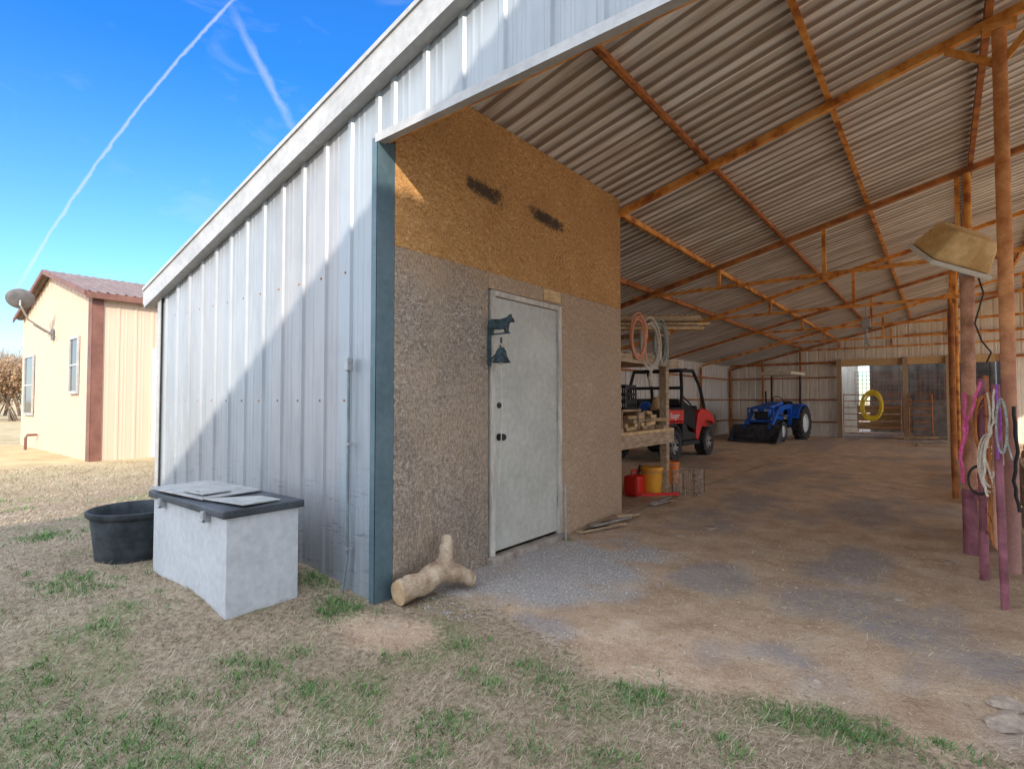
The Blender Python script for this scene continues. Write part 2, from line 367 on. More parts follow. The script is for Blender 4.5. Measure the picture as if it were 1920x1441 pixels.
def groundmat():
    t = NT('ground_soil_and_thatch'); p = t.pos()
    A = lambda n: t.n('ShaderNodeAttribute', attribute_name=n).outputs['Fac']
    n1 = t.noise(p, 3, 6, .72); n2 = t.noise(p, 28, 3, .7); n3 = t.noise(p, 110, 2, .7)
    lawn = t.ramp(n2, [(.3, (.15, .105, .065)), (.5, (.29, .22, .145)), (.7, (.42, .335, .235))])
    lawn = t.mix(t.math('MULTIPLY', A('green'), t.ramp(n2, [(.3, G3(1)), (.7, G3(.3))])), lawn, (.13, .17, .055))
    farl = t.ramp(t.noise(p, 1.2, 6, .75), [(.3, (.34, .25, .12)), (.5, (.50, .38, .20)), (.68, (.58, .46, .27))])
    dist = t.n('ShaderNodeVectorMath', operation='LENGTH'); t.put(dist.inputs[0], p)
    fm = t.ramp(t.math('DIVIDE', dist.outputs['Value'], 20.), [(.4, G3(0)), (.7, G3(1))])
    lawn = t.mix(fm, lawn, farl)
    dirt = t.ramp(n1, [(.3, (.32, .205, .125)), (.5, (.46, .325, .215)), (.68, (.56, .43, .31))])
    dirt_fill = t.ramp(n1, [(.3, (.46, .31, .19)), (.5, (.68, .50, .33)), (.68, (.80, .64, .47))])  # paler copy of the dirt colour, painted brightness for the dim aisle
    dirt = t.mix(A('deep_fill'), dirt, dirt_fill)
    dirt = t.mix(.6, dirt, t.ramp(n3, [(.3, G3(.25)), (.7, G3(.72))]), 'OVERLAY')
    dirt = t.mix(t.ramp(n2, [(.5, G3(0)), (.7, G3(.35))]), dirt, (.52, .42, .33))
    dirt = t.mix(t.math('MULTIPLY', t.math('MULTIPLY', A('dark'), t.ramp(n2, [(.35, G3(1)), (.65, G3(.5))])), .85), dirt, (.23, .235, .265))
    dirt = t.mix(t.math('MULTIPLY', A('grav'), .8), dirt, t.ramp(n3, [(.35, (.27, .26, .26)), (.65, (.48, .465, .46))]))
    nb = t.math('ADD', A('dirt'), t.math('MULTIPLY', t.math('SUBTRACT', n2, .5), .9))
    c = t.mix(t.ramp(nb, [(.35, G3(0)), (.68, G3(1))]), lawn, dirt)
    return t.out(c, .95, 0, t.math('ADD', n2, t.math('MULTIPLY', n3, .5)), .6, .02)
npmesh('ground', V, Q, groundmat(), {'dirt': dm.ravel(), 'grav': gm.ravel(), 'dark': kk.ravel(), 'deep_fill': deep_fill.ravel(), 'green': green_base.ravel()}, True, kind='structure')

def attrmat(name, stops, rough=.9, trans=False):
    t = NT(name); a = t.n('ShaderNodeAttribute', attribute_name='tint').outputs['Fac']
    return t.out(t.ramp(a, stops), rough)
def strands(x, y, z, L, W, az, lean, bend):
    n = len(x); d0 = np.stack([np.cos(az)*np.sin(lean), np.sin(az)*np.sin(lean), np.cos(lean)], -1)
    az2 = az+bend; l2 = np.clip(lean+np.abs(bend)*.6, 0, 1.75)
    d1 = np.stack([np.cos(az2)*np.sin(l2), np.sin(az2)*np.sin(l2), np.cos(l2)], -1)
    s = np.stack([-np.sin(az+.6), np.cos(az+.6), np.zeros(n)], -1)*W[:, None]/2
    p0 = np.stack([x, y, z], -1); p1 = p0+d0*L[:, None]*.5; p2 = p1+d1*L[:, None]*.5
    Vv = np.stack([p0-s, p0+s, p1-s*.8, p1+s*.8, p2], 1).reshape(-1, 3)
    b = np.arange(n)[:, None]*5
    T = np.stack([b+np.array([0, 1, 2]), b+np.array([1, 3, 2]), b+np.array([2, 3, 4])], 1).reshape(-1, 3)
    return Vv, T
def field(N, r0, r1, a0=-58, a1=62, powr=1.0):
    r = r0+(r1-r0)*rng.random(N)**powr; a = np.radians(rng.uniform(a0, a1, N))+YAW
    return -np.sin(a)*r, np.cos(a)*r, r
x, y, r = field(380000, 1.25, 13, -60, 58, 1.35)
L_ok = ~((y > 2.17) & (x > -6.78)) | ((x > -2.85) & (y < 3.3))
k = L_ok & (rng.random(len(x)) > dirt_mask(x, y)*1.03) & ~((x < -13.1) & (y > 3.1))
k &= rng.random(len(x)) < (.5+.9*fbm(x*2.5, y*2.5, 50))
x, y, r = x[k], y[k], r[k]; n = len(x)
Vv, T = strands(x, y, ground_h(x, y)-.004, rng.uniform(.02, .065, n)*(1+r*.03), rng.uniform(.0009, .0021, n)*(1+r*.25), rng.uniform(0, 6.283, n), rng.uniform(.65, 1.5, n), rng.uniform(-1.2, 1.2, n))
tint = np.clip(fbm(x*1.8, y*1.8, 60)*.7+rng.random(n)*.6-.15, 0, 1)
npmesh('dry_grass', Vv, T, attrmat('dry_grass_blades', [(0, (.13, .09, .055)), (.35, (.32, .245, .16)), (.7, (.49, .395, .28)), (1, (.62, .53, .41))]), {'tint': np.repeat(tint, 5)}, kind='stuff', label='short dry tan grass covering the yard in front of the barn', cat='grass')
spots = [(140, 1110, .30, 900), (110, 1012, .25, 500), (60, 1020, .2, 150), (250, 1360, .22, 900), (370, 1390, .2, 700), (90, 1370, .2, 500), (480, 1245, .14, 500), (560, 1285, .12, 350), (640, 1290, .13, 300), (830, 1370, .13, 600), (1000, 1265, .16, 500), (900, 1280, .12, 300), (1210, 1305, .16, 700), (1150, 1420, .1, 250), (1530, 1350, .12, 500), (1650, 1380, .12, 400), (1440, 1345, .08, 120), (590, 1090, .13, 500), (645, 1125, .14, 700), (610, 1135, .1, 300), (700, 1410, .2, 300), (420, 1230, .12, 200), (880, 1215, .1, 150), (1070, 1330, .1, 150), (200, 1180, .2, 300), (320, 1290, .12, 200), (1060, 1012, .05, 40), (60, 1300, .25, 400), (20, 960, .4, 300), (1780, 1410, .08, 150), (750, 1230, .1, 100), (560, 1210, .1, 150), (400, 1290, .1, 150), (1350, 1400, .12, 200), (980, 1400, .1, 200)]
gxs = []; gys = []
for (px, py, rad, N) in spots:
    c = gp(px, py, .04 if px < 700 else 0)
    for _ in range(max(5, int(N/20))):
        cc = rng.normal(0, 1, 2)*rad*.5; k_ = int(rng.uniform(10, 42)); q = rng.normal(0, 1, (k_, 2))*rng.uniform(.012, .045)+cc
        gxs.append(c.x+q[:, 0]*1.3); gys.append(c.y+q[:, 1]*1.0)
x2, y2, r2 = field(110000, 1.3, 12, -60, 58, 1.1)
kk2 = (rng.random(len(x2)) < .03+.55*sst(.55, .70, fbm(x2*2.4, y2*2.4, 91, 4))) & (dirt_mask(x2, y2) < .35) & ~((y2 > 2.17) & (x2 > -6.78)) & ~((x2 < -13.1) & (y2 > 3.1))
x = np.concatenate(gxs+[x2[kk2]]); y = np.concatenate(gys+[y2[kk2]])
k = ~((y > 2.18) & (x < -2.85) & (x > -6.75)); x = x[k]; y = y[k]
n = len(x); r = np.hypot(x, y)
Vv, T = strands(x, y, ground_h(x, y)-.004, rng.uniform(.016, .05, n)*(1+r*.05), rng.uniform(.0018, .0038, n)*(1+r*.1), rng.uniform(0, 6.283, n), rng.uniform(.25, 1.4, n), rng.uniform(-.9, .9, n))
npmesh('green_grass', Vv, T, attrmat('green_grass_blades', [(0, (.03, .10, .02)), (.5, (.085, .21, .045)), (1, (.22, .34, .10))], .7), {'tint': np.repeat(rng.random(n), 5)}, kind='stuff', label='fresh green tufts of grass growing through the dry lawn', cat='grass')
x, y, r = field(60000, 2.2, 21, -46, 6, 1.3)
k = (y > 2.6) & ((x > -2.8) | (y > 5.7)) & (x > -6.6) & (rng.random(len(x)) < sst(.42, .7, fbm(x*.9, y*.5, 77))*.9+.05) & (y < 22)
x, y, r = x[k], y[k], r[k]; n = len(x)
Vv, T = strands(x, y, ground_h(x, y)+.002, rng.uniform(.03, .09, n), rng.uniform(.0015, .003, n)*(1+r*.12), rng.uniform(0, 6.283, n), rng.uniform(1.35, 1.56, n), rng.uniform(-.3, .3, n))
npmesh('loose_straw', Vv, T, attrmat('straw_litter', [(0, (.36, .25, .14)), (1, (.78, .64, .40))]), {'tint': np.repeat(rng.random(n), 5)}, kind='stuff', label='loose straw scattered over the dirt floor of the barn', cat='straw')
def pebbles(name, x, y, size, mat, label):
    n = len(x); o = np.array([[1, 0, 0], [-1, 0, 0], [0, 1, 0], [0, -1, 0], [0, 0, 1], [0, 0, -1]], float)
    Vv = o[None]*rng.uniform(.55, 1.2, (n, 6, 1)); Vv[:, :, 2] *= .6; Vv += rng.uniform(-.25, .25, (n, 6, 3))
    a = rng.uniform(0, 6.28, n); ca, sa = np.cos(a)[:, None], np.sin(a)[:, None]
    vx = Vv[:, :, 0]*ca-Vv[:, :, 1]*sa; vy = Vv[:, :, 0]*sa+Vv[:, :, 1]*ca
    Vv = np.stack([vx, vy, Vv[:, :, 2]], -1)*size[:, None, None]
    Vv += np.stack([x, y, ground_h(x, y)+size*.2], -1)[:, None, :]
    f = np.array([[0, 2, 4], [2, 1, 4], [1, 3, 4], [3, 0, 4], [2, 0, 5], [1, 2, 5], [3, 1, 5], [0, 3, 5]])
    T = (np.arange(n)[:, None, None]*6+f[None]).reshape(-1, 3)
    npmesh(name, Vv.reshape(-1, 3), T, mat, {'tint': np.repeat(rng.random(n), 6)}, kind='stuff', label=label, cat='gravel')
x = rng.uniform(-3, -.8, 30000); y = rng.uniform(2.3, 5.5, 30000); k = (rng.random(30000) < grav_mask(x, y)*.8+.02) & (x > -2.83)
x, y = x[k], y[k]
pebbles('gravel', x, y, rng.uniform(.003, .009, len(x)), attrmat('grey_gravel', [(0, (.25, .24, .24)), (.6, (.46, .44, .43)), (1, (.60, .57, .55))]), 'patch of pale grey gravel in front of the door')
x, y, r = field(16000, 1.6, 12, -46, 6, 1.1); k = (rng.random(16000) < dirt_mask(x, y)*(.1+fbm(x*2, y*2, 5)*.6)) & ((x > -2.8) | (y > 5.7)); x, y = x[k], y[k]
pebbles('pebbles', x, y, rng.uniform(.002, .007, len(x))*rng.choice([1, 1, 1, 1.7], len(x)), attrmat('dirt_pebbles', [(0, (.25, .165, .105)), (.7, (.48, .36, .25)), (1, (.58, .47, .36))]), 'small stones and clods scattered on the bare dirt')

# ---------------------------------------------------------------- metal barn
YF, XC, XL, XRIDGE, YB, BAY = 2.21, -2.86, -6.68, 3.2, 22.31, 3.35
XR = 7.2; OV = .29
def zr(X): return 3.6+.25*(X+2.85) if X <= XRIDGE else 3.6+.25*(XRIDGE+2.85)-.25*(X-XRIDGE)
PROF = [(0, 0), (.085, 0), (.100, 1), (.135, 1), (.150, 0), (.185, 0), (.193, .22), (.208, .22), (.216, 0), (.245, 0), (.253, .22), (.268, .22), (.276, 0)]
PROFR = [(0, 0), (.02, 0), (.035, 1), (.075, 1), (.09, 0), (.1725, 0), (.1875, .6), (.2275, .6), (.2425, 0)]
def profile(u0, u1, h, per=.305, P=PROF):
    out = []; k = 0
    while u0+k*per < u1:
        for a, o in P:
            u = u0+k*per+a
            if u < u1: out.append((u, o*h))
        k += 1
    out.append((u1, 0)); return out
def sheet(pr, A, Bf):
    m = MB(); vs = []; fs = []
    for u, o in pr: vs += [A(u, o), Bf(u, o)]
    for i in range(len(pr)-1): fs.append((2*i, 2*i+2, 2*i+3, 2*i+1))
    return m.add(vs, fs)
def wall_x(u0, u1, Y, zb, zt, h=.016, s=-1): return sheet(profile(u0, u1, h), lambda u, o: (u, Y+s*o, zb(u)), lambda u, o: (u, Y+s*o, zt(u)))
def wall_y(u0, u1, X, zb, zt, h=.025, s=1): return sheet(profile(u0, u1, h), lambda u, o: (X+s*o, u, zb(u)), lambda u, o: (X+s*o, u, zt(u)))
def roof_x(y0, y1, x0, x1, zf, h=.032): return sheet(profile(y0, y1, h, .305, PROFR), lambda u, o: (x0, u, zf(x0)+o), lambda u, o: (x1, u, zf(x1)+o))
barn = thing('metal_barn', 'large open fronted barn of corrugated galvanised metal with rusty steel frame', 'barn', (XC, YF, 0))
B = lambda m, name, mat, par=barn, **k: m.build(name, mat, par, **k)
B(wall_x(XL, XC, YF, lambda u: -.1, lambda u: zr(u)-.03), 'front_wall', galv)
B(wall_x(XC+.0, XR-.2, YF, lambda u: 3.03, lambda u: zr(u)-.03), 'gable_panel', galv)
B(roof_x(2.12, 25.6, XL-OV+.02, XRIDGE, zr), 'roof', roofm)
B(roof_x(2.12, 24.2, XRIDGE, XR, zr), 'roof', roofm)
B(wall_y(YF, YB+4.7, XL, lambda u: -.1, lambda u: zr(XL)-.03, s=-1), 'side_wall', galvy)
B(wall_x(XL, -2.8, YB, lambda u: -.1, lambda u: zr(u)-.03, s=1), 'back_wall', backm)
B(wall_x(-2.8, XR-.2, YB, lambda u: 2.75, lambda u: zr(u)-.03, s=1), 'back_gable_panel', backm)
B(wall_x(1.6, XR-.2, YB-.01, lambda u: -.1, lambda u: 2.75, s=1), 'back_wall', backm)
m = MB(); a = Vector((XL-OV, 2.115, zr(XL-OV)-.12)); b = Vector((XRIDGE, 2.115, zr(XRIDGE)-.12))
m.bar(a, b, .012, .235); m.bar(a+Vector((0, .04, .115)), b+Vector((0, .04, .115)), .09, .014); m.bar(a+Vector((0, .045, -.112)), b+Vector((0, .045, -.112)), .085, .012)
m.bar(a+Vector((0, -.012, .085)), b+Vector((0, -.012, .085)), .014, .03)
B(m, 'rake_trim', trimm)
m = MB(); m.bx(XL-OV-.01, XL-OV+.01, 2.11, YB, zr(XL-OV)-.2, zr(XL-OV)+.01); B(m, 'eave_trim', trimm)
m = MB(); m.bx(XC-.055, XC+.004, YF-.042, YF-.034, -.1, 3.03); m.bx(XC-.004, XC+.006, YF-.042, YF+.1, -.1, 3.03)
B(m, 'corner_trim', trimb)
m = MB(); m.bx(XL-.03, XL+.05, YF-.04, YF-.032, -.1, zr(XL)-.06); m.bx(XL-.035, XL-.028, YF-.04, YF+.08, -.1, zr(XL)-.06); B(m, 'corner_trim', trimm)
m = MB(); m.bx(XC-.02, XR-.2, YF-.045, YF-.036, 3.0, 3.05); m.bx(XC-.02, XR-.2, YF-.045, YF+.012, 2.994, 3.0); B(m, 'header_trim', trimm)
m = MB(); m.bx(XC+.02, XR-.2, YF+.014, YF+.045, 3.008, 3.07); B(m, 'header_beam', rust)
scm = None
for zz in (1.3, 2.2):
    for i in range(12):
        xx = XL+.06+.305*i
        if zz < zr(xx)-.3:
            if scm is None: scm = MB().lathe([(0, -.006), (.006, -.005), (.009, 0)], Matrix.Rotation(R_(-90), 4, 'X'), 6).build('screw', rustd, barn, world=False); o = scm
            else: o = scm.copy(); C.objects.link(o)
            o.location = Vector((xx, YF-.002, zz))-LOC[barn.name]
XO = -2.85
def panel(y0, y1, z0, z1, mat, name='strand_board', x=XO): B(MB().bx(x-.02, x, y0, y1, z0, z1), name, mat)
panel(YF+.102, 3.262, -.05, 2.339, osb_grey)
panel(YF+.102, 5.56, 2.3405, 3.60, osb_gold)
panel(3.265, 4.335, 2.21, 2.339, osb_tan)
panel(4.338, 5.56, -.05, 2.339, osb_tan)
panel(3.268, 4.335, -.08, .015, osb_grey, x=XO-.002)
B(MB().bx(-6.6, XO-.021, 5.52, 5.56, -.05, 2.62), 'strand_board', osb_tan)
B(MB().add([(-6.6, 5.54, 2.62), (XO-.021, 5.54, 2.62), (XO-.021, 5.54, 3.56), (-6.6, 5.54, 2.63)], [(0, 1, 2, 3)]), 'strand_board', osb_tan)
B(MB().bx(XO, XO+.012, 4.03, 4.30, 2.225, 2.33), 'patch_board', woodn)
fr = MB(); fr.bx(XO-.03, XO+.018, 3.29, 3.335, .03, 2.2); fr.bx(XO-.03, XO+.018, 4.27, 4.315, .03, 2.2); fr.bx(XO-.03, XO+.018, 3.336, 4.269, 2.155, 2.2)
B(fr, 'door_frame', pm('dirty_white_frame', (.42, .38, .32), (.68, .64, .56), 12, .6, 0, .1, (1, 1, .3)), bevel=.003)
dm_ = pm('pale_grey_door_paint', (.46, .455, .40), (.55, .545, .485), 2.5, .5, 0, .04)
door = B(MB().bx(XO-.045, XO-.008, 3.34, 4.265, .075, 2.15), 'door', dm_, bevel=.002)
B(MB().bx(XO-.03, XO+.07, 3.25, 4.33, -.02, .05), 'door_sill', woodg, bevel=.006)
for zz, rr in ((1.26, .024), (1.0, .03)):
    k = MB().lathe([(rr, 0), (rr, .006), (.012, .012), (.012, .03), (rr*.9, .038), (rr*.95, .055), (rr*.6, .068), (0, .07)] if zz < 1.1 else [(rr, 0), (rr*.95, .012), (.012, .014), (0, .016)], Matrix.Translation((XO-.008, 3.405, zz)) @ Matrix.Rotation(R_(90), 4, 'Y'), 18)
    B(k, 'door_knob' if zz < 1.1 else 'deadbolt', black, door, smooth=True)
for zz in (.3, 1.1, 1.85): B(MB().bx(XO-.007, XO-.002, 4.256, 4.268, zz, zz+.1), 'hinge', steelg, door)
for i in range(-4, 3):
    px_ = .32+1.09*i
    z = zr(px_); y0 = YF+.06 if px_ > XC else 5.6
    m = MB(); m.bx(px_-.004, px_+.004, y0, YB-.02, z-.105, z-.006); m.bx(px_-.004, px_+.045, y0, YB-.02, z-.105, z-.099); B(m, 'purlin', rust if i % 2 else rustd)
for q in range(3):
    px_ = 3.7+1.5*q; z = zr(px_); B(MB().bx(px_-.02, px_+.02, YF+.06, YB-.02, z-.105, z-.006), 'purlin', rustd)
trY = [YF+BAY*k for k in range(1, 7)]
f = lambda X: zr(X)-.155
for ti, ty in enumerate(trY[:-1]+[YB-.12]):
    x0 = XC+.0 if ti == 0 else XL+.1
    m = MB(); m.bar((x0, ty, f(x0)), (XRIDGE, ty, f(XRIDGE)), .055, .07); m.bar((XRIDGE, ty, f(XRIDGE)), (XR-.2, ty, f(XR-.2)), .055, .07)
    tr = B(m, 'rafter', rust if ti % 2 == 0 else rustd)
    if ti > 0:
        zb = 3.13; xb0 = -4.35
        B(MB().bar((xb0, ty, zb), (XR-.4, ty, zb), .05, .05), 'tie_chord', rust, tr)
        for k, xx in enumerate((-2.8, -1.3, .2, 1.7, 3.2, 4.7)):
            B(MB().bar((xx, ty, zb+.027), (xx, ty, f(xx)-.037), .05, .05), 'strut', rust, tr)
def column(x, y, z1, r, mat=rustp, name='column', n=14):
    return B(MB().tube([(x-.0, y, -.1), (x, y, z1)], r, n), name, mat, smooth=True)
column(.40, 5.56, zr(.4)-.19, .046, pm('orange_rust_column', (.52, .18, .05), (.82, .38, .15), 7, .85, 0, .5, low=(.36, .20, .19)))
m = MB(); m.bar((.40, 5.56, 3.9), (.72, 5.56, zr(.72)-.2), .03, .05); m.bar((.40, 5.56, 3.9), (.08, 5.56, zr(.08)-.2), .03, .05); m.box((.4, 5.56, zr(.4)-.22), (.2, .1, .05)); B(m, 'column_brace', rust)
for ty, xx in zip(trY[1:5], (.30, .32, .28, .22)): column(xx, ty, zr(xx)-.2, .042, rust)
for ty in trY[1:]:
    B(MB().tube([(XL+.09, ty-.1, -.1), (XL+.09, ty-.1, zr(XL)-.17)], .045, 10), 'column', rustd, smooth=True)
    B(MB().tube([(XR-.3, ty, -.1), (XR-.3, ty, zr(XR-.3)-.2)], .06, 10), 'column', rustd, smooth=True)
B(MB().tube([(XR-.3, YF+.2, -.1), (XR-.3, YF+.2, zr(XR-.3)-.2)], .06, 10), 'column', rustd)
for zz in (.5, 1.3, 2.1):
    B(MB().bx(XL+.03, XL+.08, 5.6, YB-.1, zz, zz+.05), 'girt', rustd)
    B(MB().bx(XL+.1, -2.9, YB-.09, YB-.04, zz, zz+.05), 'girt', rustd)
for xx in (-5.4, -4.1): B(MB().bx(xx, xx+.06, YB-.15, YB-.095, -.05, zr(xx)-.2), 'stud', rustd)
B(MB().bx(XL+.1, XR-.3, YB-.12, YB-.05, 2.62, 2.7), 'girt', rustd)
B(MB().bx(-.9, XR-.3, YB-.12, YB-.05, 3.45, 3.5), 'girt', rustd)
for xx in (-2.82, -.93, .19, 1.55): B(MB().bx(xx-.07, xx+.07, YB-.32, YB-.16, -.05, 2.75), 'timber_post', woodm)
B(MB().bx(-2.9, 1.65, YB-.158, YB-.02, 2.5, 2.74), 'timber_header', woodn)
stallm = pm('dull_stall_metal', (.12, .10, .085), (.26, .22, .18), 2)
B(MB().bx(-2.35, 1.6, 26.9, 26.95, -.05, 1.25), 'stall_wall', woodg)
B(wall_x(-2.35, 1.6, 26.98, lambda u: 1.2, lambda u: 3.7, s=1), 'stall_back', stallm)
B(wall_x(-6.6, -2.75, 26.99, lambda u: -.1, lambda u: zr(u)-.02, s=1), 'stall_back', backm)
B(MB().bx(1.6, 1.65, YB+.1, 26.9, -.05, 3.9), 'stall_partition', woodg)
B(MB().bx(-1.0, -.95, YB+.1, 26.9, -.05, 1.35), 'stall_partition', woodm)
for q, (xx, zz) in enumerate(((-2.3, .25), (-2.3, .55), (-2.3, .85))):
    B(MB().bx(-2.45, -1.05, YB+1.2+q*.001, YB+1.24+q*.001, zz, zz+.27), 'stall_board', woodn)
B(MB().bx(-.8, 1.4, YB+1.2, YB+1.25, -.05, 1.3), 'stall_board', pm('silver_stall_panel', (.20, .18, .17), (.34, .32, .30), 4, .6, .2, .1))
m = MB()
for i in range(13): m.bar((-2.5+.12*i, YB+1.15, 1.15), (-2.5+.12*i, YB+1.15, 2.35), .014, .014)
for i in range(9): m.bar((-2.5, YB+1.14, 1.15+.15*i), (-1.05, YB+1.14, 1.15+.15*i), .014, .014)
for i in range(13): m.bar((-.7+.13*i, YB+1.15, 1.3), (-.7+.13*i, YB+1.15, 2.3), .014, .014)
for i in range(8): m.bar((-.7, YB+1.14, 1.3+.14*i), (1.0, YB+1.14, 1.3+.14*i), .014, .014)
B(m, 'wire_panel', rustp)
cx = yp(655, 690, YF-.05).x
m = MB(); m.tube([(cx, YF-.055, 1.52), (cx, YF-.055, .25), (cx-.02, YF-.06, .12), (cx-.035, YF-.07, .0)], .010, 10)
cond = B(m, 'conduit', pm('dull_conduit_steel', (.16, .20, .22), (.25, .29, .31), 10, .5, .2, .1), smooth=True)
B(MB().bx(cx-.02, cx+.02, YF-.08, YF-.032, 1.50, 1.59), 'junction_box', steelg, cond, bevel=.006)
for zz in (1.0, .3): B(MB().bx(cx-.025, cx+.025, YF-.067, YF-.03, zz, zz+.015), 'clamp', steelg, cond)

# ---------------------------------------------------------------- neighbouring shed behind the camera
nb = thing('metal_shed', 'tall plain metal shed across the yard that shades the front of the barn', 'shed', (7, -6.5, 0))
zs = lambda u: 6.10-.10*(u-2.6)
NR = 11.0
B(wall_y(-11.5, -1.6, 2.72, lambda u: -.1, lambda u: 6.0, s=-1), 'wall', whitep, nb); B(wall_y(-11.5, -1.6, NR-.1, lambda u: -.1, lambda u: zs(NR)-.05), 'wall', galvy, nb)  # walls toward the barn are white, chosen to bounce fill light
B(wall_x(2.72, NR-.1, -1.6, lambda u: -.1, lambda u: zs(u)-.04, s=1), 'wall', whitep, nb); B(wall_x(2.72, NR-.1, -11.5, lambda u: -.1, lambda u: zs(u)-.04), 'wall', galv, nb)
B(roof_x(-11.7, -1.4, 2.6, NR, zs), 'roof', galvy, nb)

# ---------------------------------------------------------------- tan building
TRX = -16.6
TB = thing('tan_building', 'tan metal sided building with brown trim and low brown roof left of the barn', 'building', (TRX, 8, 0))
TX0, TX1, TY0, TY1 = -19.75, -13.2, 3.15, 15
tz = lambda X: 4.34-.265*abs(X-TRX)
def T(m, n, mat, par=TB, **k): return m.build(n, mat, par, **k)
T(wall_x(TX0, TRX, TY0, lambda u: 0, tz, h=.013), 'wall', tanm); T(wall_x(TRX, TX1, TY0, lambda u: 0, tz, h=.013), 'wall', tanm)
T(wall_y(TY0, TY1, TX1, lambda u: 0, lambda u: tz(TX1), h=.013), 'wall', tanm); T(wall_y(TY0, TY1, TX0, lambda u: 0, lambda u: tz(TX0), h=.013, s=-1), 'wall', tanm)
T(wall_x(TX0, TX1, TY1, lambda u: 0, tz, s=1), 'wall', tanm)
zt2 = lambda X: tz(X)+.05
T(roof_x(TY0-.18, TY1+.2, TRX, TX1+.2, zt2, h=.02), 'roof', croof); T(roof_x(TY0-.18, TY1+.2, TX0-.15, TRX, zt2, h=.02), 'roof', croof)
m = MB(); m.bar((TRX, TY0-.19, 4.35), (TX1+.2, TY0-.19, zt2(TX1+.2)-.03), .03, .10); m.bar((TRX, TY0-.19, 4.35), (TX0-.15, TY0-.19, zt2(TX0-.15)-.03), .03, .10); T(m, 'rake_trim', brown)
T(MB().bx(TX1+.17, TX1+.21, TY0-.17, TY1, zt2(TX1+.2)-.12, zt2(TX1+.2)-.0), 'eave_trim', brown)
m = MB(); m.bx(TX1-.22, TX1+.035, TY0-.035, TY0-.026, 0, tz(TX1)-.03); m.bx(TX1+.026, TX1+.035, TY0-.03, TY0+.16, 0, tz(TX1)-.03); T(m, 'corner_trim', brown)
for x0, x1, z0, z1 in ((-14.66, -14.1, 1.5, 2.6), (-19.15, -18.2, .98, 2.42)):
    m = MB(); m.bx(x0-.06, x0, TY0-.06, TY0-.024, z0-.06, z1+.06); m.bx(x1, x1+.06, TY0-.06, TY0-.024, z0-.06, z1+.06); m.bx(x0, x1, TY0-.06, TY0-.024, z1, z1+.06); m.bx(x0, x1, TY0-.065, TY0-.024, z0-.06, z0); m.bx(x0, x1, TY0-.055, TY0-.03, (z0+z1)/2-.02, (z0+z1)/2+.02)
    wd = T(m, 'window', trimm)
    T(MB().bx(x0, x1, TY0-.034, TY0-.028, z0, z1), 'pane', glass, wd)
d2 = T(MB().bx(TX1+.024, TX1+.05, 4.30, 5.19, .1, 2.25), 'door', flat('brown_door', (.12, .07, .05)))
T(MB().bx(TX1+.024, TX1+.075, 4.18, 4.298, .1, 2.4).bx(TX1+.024, TX1+.075, 5.192, 5.30, .1, 2.4).bx(TX1+.024, TX1+.073, 4.298, 5.192, 2.255, 2.4), 'door_frame', whitep, d2)
T(MB().tube([(-17.6, TY0-.03, .45), (-17.6, TY0-.22, .45), (-17.6, TY0-.25, .38), (-17.6, TY0-.25, 0)], .03, 8), 'vent_pipe', brown)
ds = thing('satellite_dish', 'grey satellite dish on a bent mast fixed to the tan building', 'satellite dish', (-16.2, 3.0, 2.9))
dc = Vector((-15.75, 2.45, 3.52)); dn = Vector((-.8, .15, .6)).normalized()
M = Matrix.Translation(dc) @ dn.to_track_quat('Z', 'Y').to_matrix().to_4x4() @ Matrix.Scale(.82, 4)
pf = [(0, -.06)]+[(.30*t/6, -.06+.075*(t/6)**2) for t in range(1, 7)]+[(.305, .018), (.30*.95, .0), (.15, -.05), (0, -.07)]
ds_m = pm('grey_dish_paint', (.10, .10, .11), (.17, .17, .18), 5, .6)
MB().lathe(pf, M, 28).build('dish', ds_m, ds, smooth=True)
MB().tube([dc-dn*.06, dc-dn*.16+Vector((0, 0, -.05)), (-15.85, 2.6, 3.1), (-16.3, 3.1, 2.85)], .018, 8).build('mast', steelg, ds, smooth=True)
MB().tube([M @ Vector((0, -.29, 0)), M @ Vector((0, -.26, .30))], .012, 6).box(M @ Vector((0, -.22, .32)), (.07, .07, .1)).build('receiver_arm', ds_m, ds)
MB().tube([(-15.9, 2.7, 3.0), (-16.9, 3.1, 2.95)], .012, 6).tube([(-15.9, 2.7, 3.0), (-15.9, 3.1, 2.75)], .012, 6).box((-16.3, 3.11, 2.85), (.2, .02, .25)).build('bracket', ds_m, ds)

